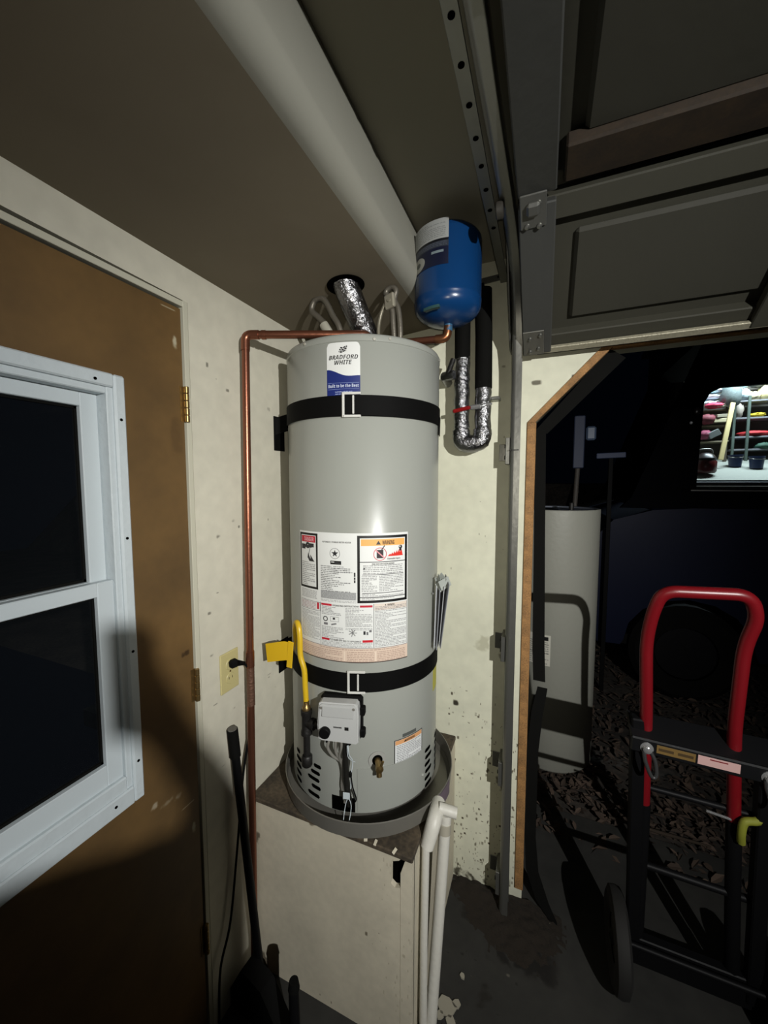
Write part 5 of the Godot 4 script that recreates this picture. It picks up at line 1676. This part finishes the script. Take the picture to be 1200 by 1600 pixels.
# ------------------------------------------------------------------ van beside the opening
func van() -> void:
	var v := thing("van", "dark blue van parked outside with its near window open to the lit shed", "van", Vector3(2.4, 0, -4.2))
	var body := mat(Color(0.07, 0.09, 0.17), 0.45)
	body.metallic_specular = 0.25
	var upper := mat(Color(0.02, 0.024, 0.035), 0.6)
	upper.metallic_specular = 0.1
	var zs := [-3.45, -5.1]
	for k in 2:
		var z: float = zs[k]
		# lower side with wheel arches
		var low := PackedVector2Array([Vector2(0.42, 0.36), Vector2(0.38, 0.6), Vector2(0.37, 1.18), Vector2(0.5, 1.33), Vector2(0.75, 1.41), Vector2(1.0, 1.43), Vector2(4.6, 1.43), Vector2(4.6, 0.36)])
		for c in [3.8, 1.0]:
			low.append(Vector2(c + 0.42, 0.36))
			for i in 9:
				var a := PI * i / 8
				low.append(Vector2(c + 0.40 * cos(a), 0.4 + 0.36 * sin(a)))
			low.append(Vector2(c - 0.42, 0.36))
		var b := MB.new()
		b.prism(low, Transform3D(Basis.IDENTITY, Vector3(0, 0, z + (0.06 if k == 0 else 0.0))), 0.06)
		obj("side_panel", b, body, v)
		# shoulder rolling in under the windows
		b = MB.new()
		var s := 1.0 if k == 0 else -1.0
		var zz := z + 0.06 if k == 0 else z - 0.06
		var pr := [Vector3(0, 1.35, zz), Vector3(0, 1.40, zz - 0.004 * s), Vector3(0, 1.435, zz - 0.02 * s), Vector3(0, 1.45, zz - 0.045 * s), Vector3(0, 1.455, zz - 0.1 * s)]
		for i in pr.size() - 1:
			var n := Vector3(0, 1.0 * i + 0.4, s * (3.2 - i)).normalized()
			b.poly([pr[i] + Vector3(0.75, -0.03, 0), pr[i] + Vector3(4.6, 0, 0), pr[i + 1] + Vector3(4.6, 0, 0), pr[i + 1] + Vector3(0.75, -0.03, 0)], n)
		obj("shoulder", b, body, v)
		# upper side framing the window openings
		b = MB.new()
		var zu := z
		b.prism(PackedVector2Array([Vector2(0.55, 1.42), Vector2(4.6, 1.42), Vector2(4.6, 1.575), Vector2(0.9, 1.575), Vector2(0.62, 1.5)]), Transform3D(Basis.IDENTITY, Vector3(0, 0, zu)), 0.05)
		var wx0 := 1.02 if k == 0 else 1.1
		b.prism(PackedVector2Array([Vector2(0.62, 1.5), Vector2(wx0, 1.575), Vector2(wx0, 1.62), Vector2(wx0 + 0.015, 2.18), Vector2(wx0 + 0.05, 2.25), Vector2(wx0 + 0.12, 2.285), Vector2(wx0 + 0.12, 2.78), Vector2(1.05, 2.7)]), Transform3D(Basis.IDENTITY, Vector3(0, 0, zu)), 0.05)
		var wt := 2.285 if k == 0 else 2.7
		b.span(Vector3(wx0 + 0.12, wt, zu - 0.05), Vector3(4.6, 2.78, zu))
		b.span(Vector3(2.2 if k == 0 else 2.6, 1.575, zu - 0.05), Vector3(4.6, wt, zu))
		var up := obj("upper_side", b, upper, v)
		if k == 0:
			var gm := mat(Color(0.6, 0.65, 0.7, 0.01), 0.02)
			gm.transparency = BaseMaterial3D.TRANSPARENCY_ALPHA
			obj("pane", span_mb(Vector3(wx0 - 0.01, 1.57, zu - 0.028), Vector3(2.21, 2.29, zu - 0.025)), gm, up)
			obj("belt_trim", span_mb(Vector3(0.985, 1.552, zu), Vector3(2.3, 1.563, zu + 0.012), 0.003), M.chrome, up, "thin bright trim under the window")
	obj("roof", span_mb(Vector3(1.05, 2.7, -5.14), Vector3(4.6, 2.82, -3.46), 0.02), upper, v)
	obj("floor_pan", span_mb(Vector3(0.45, 0.34, -5.08), Vector3(4.58, 0.42, -3.47)), M.black, v)
	var b := MB.new()
	b.prism(PackedVector2Array([Vector2(0.37, 0.36), Vector2(0.37, 1.18), Vector2(0.5, 1.33), Vector2(0.75, 1.41), Vector2(0.75, 1.38), Vector2(0.52, 1.3), Vector2(0.41, 1.16), Vector2(0.41, 0.36)]), Transform3D(Basis.IDENTITY, Vector3(0, 0, -3.45)), 1.65)
	obj("nose", b, body, v)
	for z in [-3.5, -5.06]:
		for x in [1.0, 3.8]:
			var wz: float = -3.66 if z > -4 else -4.92
			obj("wheel_well", span_mb(Vector3(x - 0.46, 0.3, wz - 0.02), Vector3(x + 0.46, 0.84, wz + 0.02)), M.gap, v)
			var w := MB.new()
			w.lathe([Vector2(0.2, -0.1), Vector2(0.32, -0.11), Vector2(0.36, -0.08), Vector2(0.365, 0), Vector2(0.36, 0.08), Vector2(0.32, 0.11), Vector2(0.2, 0.1)], Vector3(x, 0.345, z), 32, axis(Vector3.BACK))
			var wh := obj("wheel", w, M.rubber, v)
			obj("rim", cyl_mb(Vector3(x, 0.345, z - 0.09), 0.2, 0.18, axis(Vector3.BACK), 24, 0.01), mat(Color(0.1, 0.1, 0.11), 0.4, 0.6), wh)
	var mr := MB.new()
	mr.blob(Vector3(0.955, 2.04, -3.41), Vector3(0.01, 0.011, 0.01), 2, 0.0, 8, 10)
	obj("reflector", mr, mat(Color(0.85, 0.86, 0.88), 0.2), v)
	mr = MB.new()
	mr.blob(Vector3(0.985, 2.12, -3.41), Vector3(0.02, 0.028, 0.012), 3, 0.1, 8, 10)
	obj("lamp_bezel", mr, mat(Color(0.12, 0.1, 0.1), 0.3), v)

# ------------------------------------------------------------------ lit shed beyond
func shed() -> void:
	var zf := -6.9
	var zb := -8.4
	var fl := func(z: float) -> float: return 1.655 + (zf - z) * 0.29
	var s := thing("shed", "brightly lit open shed full of shelves seen through the van window", "shed", Vector3(3.0, 1.65, -7.6))
	var wm := mat(Color(0.35, 0.33, 0.3), 0.8)
	var b := MB.new()
	b.prism(PackedVector2Array([Vector2(-zf, 1.45), Vector2(-zb, 1.45), Vector2(-zb, fl.call(zb)), Vector2(-zf, fl.call(zf))]), Transform3D(Basis(Vector3.FORWARD, Vector3.UP, Vector3.RIGHT), Vector3(4.6, 0, 0)), 2.8)
	obj("sloping_floor", b, bumpy(mat(Color(0.55, 0.56, 0.53), 0.8), 0.05, 3.0, 0.5), s)
	b = MB.new()
	b.span(Vector3(1.7, 1.5, zb - 0.1), Vector3(4.7, 3.9, zb))
	b.span(Vector3(1.72, 1.5, zb), Vector3(1.82, 3.9, zf))
	b.span(Vector3(4.6, 1.5, zb), Vector3(4.7, 3.9, zf))
	obj("wall", b, wm, s)
	obj("roof", span_mb(Vector3(1.6, 3.9, zb - 0.2), Vector3(4.8, 3.98, zf + 0.1)), wm, s)
	obj("sill", span_mb(Vector3(1.9, 1.56, zf), Vector3(4.7, 1.63, zf + 0.06), 0.005), mat(Color(0.1, 0.12, 0.18), 0.5), s)
	obj("header", span_mb(Vector3(1.8, 3.55, zf - 0.1), Vector3(4.7, 3.9, zf)), wm, s)
	# lamp under the shed roof
	var lm := thing("shed_lamp", "white tube lamp under the roof of the lit shed", "lamp", Vector3(3.0, 3.85, -7.4))
	var em := mat(Color(0.9, 0.95, 1.0), 0.5)
	em.emission_enabled = true
	em.emission = Color(0.9, 0.97, 1.0)
	em.emission_energy_multiplier = 3.0
	obj("tube", span_mb(Vector3(2.3, 3.82, -7.45), Vector3(3.7, 3.86, -7.35), 0.01), em, lm)
	var al := AreaLight3D.new()
	al.name = "shed_lamp_light"
	al.area_size = Vector2(1.4, 0.12)
	al.light_color = Color(0.88, 0.97, 1.0)
	al.light_energy = 13.0
	al.area_range = 12.0
	al.shadow_enabled = true
	al.position = Vector3(3.0, 3.79, -7.4)
	al.rotation = Vector3(-PI / 2 + 0.0, 0, 0)
	add_child(al)
	# shelf unit at the back
	var u := thing("shelf_unit", "grey steel shelf unit standing at the back of the lit shed", "shelf", Vector3(3.2, fl.call(-8.1), -8.1))
	var sm := mat(Color(0.5, 0.5, 0.52), 0.5, 0.2)
	for y in [2.16, 2.36, 2.66, 2.93]:
		obj("shelf", span_mb(Vector3(2.78, y - 0.025, -8.35), Vector3(4.2, y, -7.98), 0.003), sm, u)
	for x in [2.8, 2.98, 3.5, 4.18]:
		obj("upright", span_mb(Vector3(x - 0.018, 1.9, -8.0), Vector3(x + 0.018, 3.0, -7.97), 0.003), mat(Color(0.28, 0.33, 0.3), 0.6), u)
	var bag := func(c: Vector3, r: Vector3, col: Color, called: String, label: String, cat: String, group := "") -> void:
		var m := MB.new()
		m.blob(c, r, int(c.x * 97), 0.22, 12, 18, 1.6)
		tag(obj(called, m, bumpy(mat(col, 0.7), 0.04, 4.0, 0.8)), label, cat, group)
	var white := Color(0.78, 0.84, 0.86)
	bag.call(Vector3(2.9, 3.03, -8.1), Vector3(0.13, 0.11, 0.14), white, "white_bag", "white bulging bag on the shed's top shelf, nearest the plank", "bag")
	bag.call(Vector3(3.06, 3.0, -8.1), Vector3(0.1, 0.08, 0.12), Color(0.8, 0.76, 0.62), "cream_sack", "small cream sack on the top shelf right of the white bag", "bag")
	bag.call(Vector3(3.24, 3.03, -8.1), Vector3(0.13, 0.12, 0.14), Color(0.82, 0.77, 0.58), "cream_sack", "large cream sack at the right of the shed's top shelf", "bag")
	bag.call(Vector3(2.86, 3.2, -8.15), Vector3(0.15, 0.08, 0.14), white, "white_bag", "flat white bag lying highest in the shed, on the other bag", "bag")
	bag.call(Vector3(3.2, 3.22, -8.15), Vector3(0.2, 0.07, 0.14), Color(0.42, 0.43, 0.46), "grey_bundle", "grey cloth bundle piled above the cream sacks", "bundle")
	bag.call(Vector3(3.1, 2.41, -8.1), Vector3(0.2, 0.045, 0.13), Color(0.72, 0.16, 0.18), "red_cloth", "folded red cloth on the middle shelf of the shed", "cloth")
	bag.call(Vector3(3.12, 2.7, -8.1), Vector3(0.11, 0.035, 0.1), Color(0.8, 0.7, 0.15), "yellow_cloth", "yellow folded cloth on the second shelf of the shed", "cloth")
	bag.call(Vector3(2.86, 2.78, -8.05), Vector3(0.07, 0.13, 0.08), Color(0.62, 0.58, 0.54), "pale_bag", "pale slumped bag leaning on the shelf upright", "bag")
	bag.call(Vector3(3.22, 2.2, -8.05), Vector3(0.12, 0.06, 0.1), Color(0.16, 0.3, 0.24), "green_bag", "dark green bag on the lowest shelf of the shed", "bag")
	bag.call(Vector3(3.2, 2.72, -7.7), Vector3(0.06, 0.2, 0.08), Color(0.3, 0.31, 0.34), "grey_coat", "dark grey coat hanging at the window's right edge", "coat")
	# left heap: shelf boards, linen, clothes
	var hp := thing("side_shelf", "wooden side shelf along the left wall of the lit shed", "shelf", Vector3(2.4, fl.call(-8.0), -8.0))
	for y in [2.3, 2.56, 2.8]:
		obj("shelf", span_mb(Vector3(1.84, y - 0.02, -8.35), Vector3(2.74, y, -7.95), 0.003), mat(Color(0.5, 0.46, 0.38), 0.7), hp)
	for x in [1.9, 2.7]:
		obj("upright", span_mb(Vector3(x - 0.02, 1.95, -7.98), Vector3(x + 0.02, 2.9, -7.94), 0.002), mat(Color(0.3, 0.27, 0.22), 0.7), hp)
	for k in 3:
		bag.call(Vector3(2.47 + 0.02 * k, 2.92 + 0.1 * k, -8.05), Vector3(0.14, 0.05, 0.15), Color(0.86, 0.92, 0.95), "folded_sheet", ["lowest white folded sheet in the stack left of the grey sack", "middle white folded sheet in the stack left of the grey sack", "topmost white folded sheet in the stack left of the grey sack"][k], "linen", "white folded sheets")
	bag.call(Vector3(2.72, 3.02, -7.9), Vector3(0.13, 0.2, 0.12), Color(0.4, 0.44, 0.44), "grey_sack", "large grey sack sagging over the top of the leaning plank", "sack")
	bag.call(Vector3(2.5, 2.86, -7.9), Vector3(0.12, 0.05, 0.1), Color(0.7, 0.18, 0.3), "pink_cloth", "bright pink cloth under the white folded sheets", "cloth")
	bag.call(Vector3(2.42, 2.65, -7.9), Vector3(0.12, 0.08, 0.1), Color(0.4, 0.14, 0.18), "red_clothes", "dark red clothes on the shed's left side shelf", "clothes")
	bag.call(Vector3(2.4, 2.4, -7.9), Vector3(0.1, 0.07, 0.1), Color(0.5, 0.2, 0.3), "pink_clothes", "dusky pink clothes on the lowest left shelf of the shed", "clothes")
	var bx := [[2.6, 2.62, 0.2, 0.06, Color(0.66, 0.62, 0.5)], [2.62, 2.69, 0.22, 0.05, Color(0.5, 0.47, 0.4)], [2.58, 2.86, 0.2, 0.05, Color(0.7, 0.68, 0.62)]]
	for k in 3:
		var q: Array = bx[k]
		tag(obj("flat_box", box_mb(Vector3(q[0], q[1], -7.95), Vector3(q[2], q[3], 0.2), 0.004, Basis.from_euler(Vector3(0, 0.2 * k, 0.04 * k))), mat(q[4], 0.7)), ["flat tan box at the bottom of the pile behind the plank", "brown flat box in the middle of the pile behind the plank", "pale flat box on top of the pile behind the plank"][k], "box", "flat boxes behind the plank")
	tag(obj("metal_case", box_mb(Vector3(2.5, 2.4, -7.85), Vector3(0.16, 0.1, 0.1), 0.006, Basis.from_euler(Vector3(0, 0, 0.5))), mat(Color(0.45, 0.47, 0.47), 0.35, 0.4)), "tilted grey metal case left of the leaning plank", "case")
	# plank leaning from the floor
	tag(obj("leaning_plank", (func() -> MB:
		var m := MB.new()
		m.beam(Vector3(2.5, 1.97, -7.5), Vector3(2.68, 2.86, -7.72), 0.06, 0.03, 0.003)
		return m).call(), mat(Color(0.75, 0.68, 0.48), 0.6)), "pale yellow plank leaning up to the grey sack", "plank")
	# buckets
	for q in [[2.72, -7.62, "blue plastic bucket beside the foot of the plank"], [2.93, -7.5, "blue plastic bucket nearest the right of the shed floor"]]:
		var y: float = fl.call(q[1])
		var bk := thing("bucket", q[2], "bucket", Vector3(q[0], y, q[1]), "blue buckets on the shed floor")
		b = MB.new()
		b.lathe([Vector2(0, 0.0), Vector2(0.075, 0), Vector2(0.09, 0.17), Vector2(0.096, 0.172), Vector2(0.096, 0.182), Vector2(0.086, 0.182), Vector2(0.072, 0.012), Vector2(0, 0.012)], Vector3(q[0], y, q[1]), 24)
		obj("pail", b, mat(Color(0.14, 0.2, 0.34), 0.4), bk)
		obj("wire_handle", tube_mb(smooth([Vector3(q[0] - 0.093, y + 0.16, q[1]), Vector3(q[0] - 0.06, y + 0.14, q[1] + 0.075), Vector3(q[0] + 0.06, y + 0.14, q[1] + 0.075), Vector3(q[0] + 0.093, y + 0.16, q[1])], 6), 0.004, 6), M.steel, bk)
	# red shop vacuum at the left of the floor
	var vz := -7.15
	var vy: float = fl.call(vz)
	var vc := thing("shop_vacuum", "dark red shop vacuum at the left of the shed floor", "vacuum", Vector3(2.2, vy, vz))
	b = MB.new()
	b.lathe([Vector2(0, 0.03), Vector2(0.12, 0.03), Vector2(0.14, 0.06), Vector2(0.14, 0.2), Vector2(0.125, 0.22)], Vector3(2.2, vy, vz), 28)
	obj("drum", b, mat(Color(0.3, 0.02, 0.03), 0.3), vc)
	b = MB.new()
	b.lathe([Vector2(0.13, 0.22), Vector2(0.135, 0.25), Vector2(0.1, 0.3), Vector2(0.05, 0.33), Vector2(0, 0.335)], Vector3(2.2, vy, vz), 28)
	obj("motor_head", b, mat(Color(0.1, 0.05, 0.05), 0.35), vc)
	obj("handle", tube_mb(smooth([Vector3(2.12, vy + 0.32, vz), Vector3(2.14, vy + 0.38, vz), Vector3(2.26, vy + 0.38, vz), Vector3(2.28, vy + 0.32, vz)], 6), 0.012, 10), M.steel, vc)

# ------------------------------------------------------------------ the lamp itself, beside the lens
func hand_lamp() -> void:
	var t := thing("hand_lamp", "small bare hand lamp on a black stick with an added light-blocking sheet", "lamp", LAMP)
	var em := mat(Color(1, 0.98, 0.93), 0.5)
	em.emission_enabled = true
	em.emission = Color(1.0, 0.98, 0.93)
	em.emission_energy_multiplier = 4.0
	var b := MB.new()
	b.blob(LAMP, Vector3(0.018, 0.022, 0.018), 1, 0.0, 12, 16)
	obj("lamp_bulb", b, em, t)
	b = MB.new()
	b.lathe([Vector2(0.024, -0.035), Vector2(0.03, -0.02), Vector2(0.045, 0.03), Vector2(0.047, 0.03), Vector2(0.032, -0.022), Vector2(0.026, -0.037)], LAMP, 28, axis(Vector3(-1.42, -0.73, -1.95)))
	obj("reflector", b, M.chrome, t)
	obj("stick", tube_mb([LAMP + Vector3(0.006, -0.03, 0.02), LAMP + Vector3(0.03, -0.4, 0.12)], 0.012, 12), M.black, t)
	var ax := Vector3(-0.7795, -0.4635, -0.4214)
	var xr := Vector3(0.4755, 0, -0.8797)
	var yu := Vector3(-0.4077, 0.8861, -0.2204)
	var pts := PackedVector2Array()
	for q in [[0.003, 0.125], [0.021, 0.123], [0.031, 0.1153], [0.0322, 0.095], [0.04, 0.072], [0.0534, 0.0406], [0.0653, 0.0202], [0.083, -0.02], [0.073, -0.125], [0.06, -0.26], [-0.12, -0.26], [-0.12, 0.03], [-0.0387, 0.0177], [-0.0171, 0.0106], [0.0095, 0.0], [0.038, -0.0081], [0.0385, 0.0076], [0.0282, 0.0366], [0.0206, 0.0515], [0.003, 0.0624]]:
		pts.append(Vector2(q[0], q[1]))
	b = MB.new()
	b.prism(pts, Transform3D(Basis(xr, yu, -ax), LAMP + ax * 0.6), 0.003)
	obj("shadow_flap", b, M.black, t)  # added unseen sheet, its outline cut to throw the shadow at lower left
	obj("shadow_flap_arm", tube_mb([LAMP + Vector3(0.027, -0.36, 0.11), LAMP + ax * 0.605 - xr * 0.06 - yu * 0.24], 0.005, 8), M.black, t)
	var ph := thing("phone_torch", "tiny white torch lens of the phone taking the picture", "torch", TORCH)
	b = MB.new()
	b.blob(TORCH, Vector3(0.005, 0.005, 0.005), 1, 0.0, 10, 12)
	obj("torch_lamp", b, em, ph)
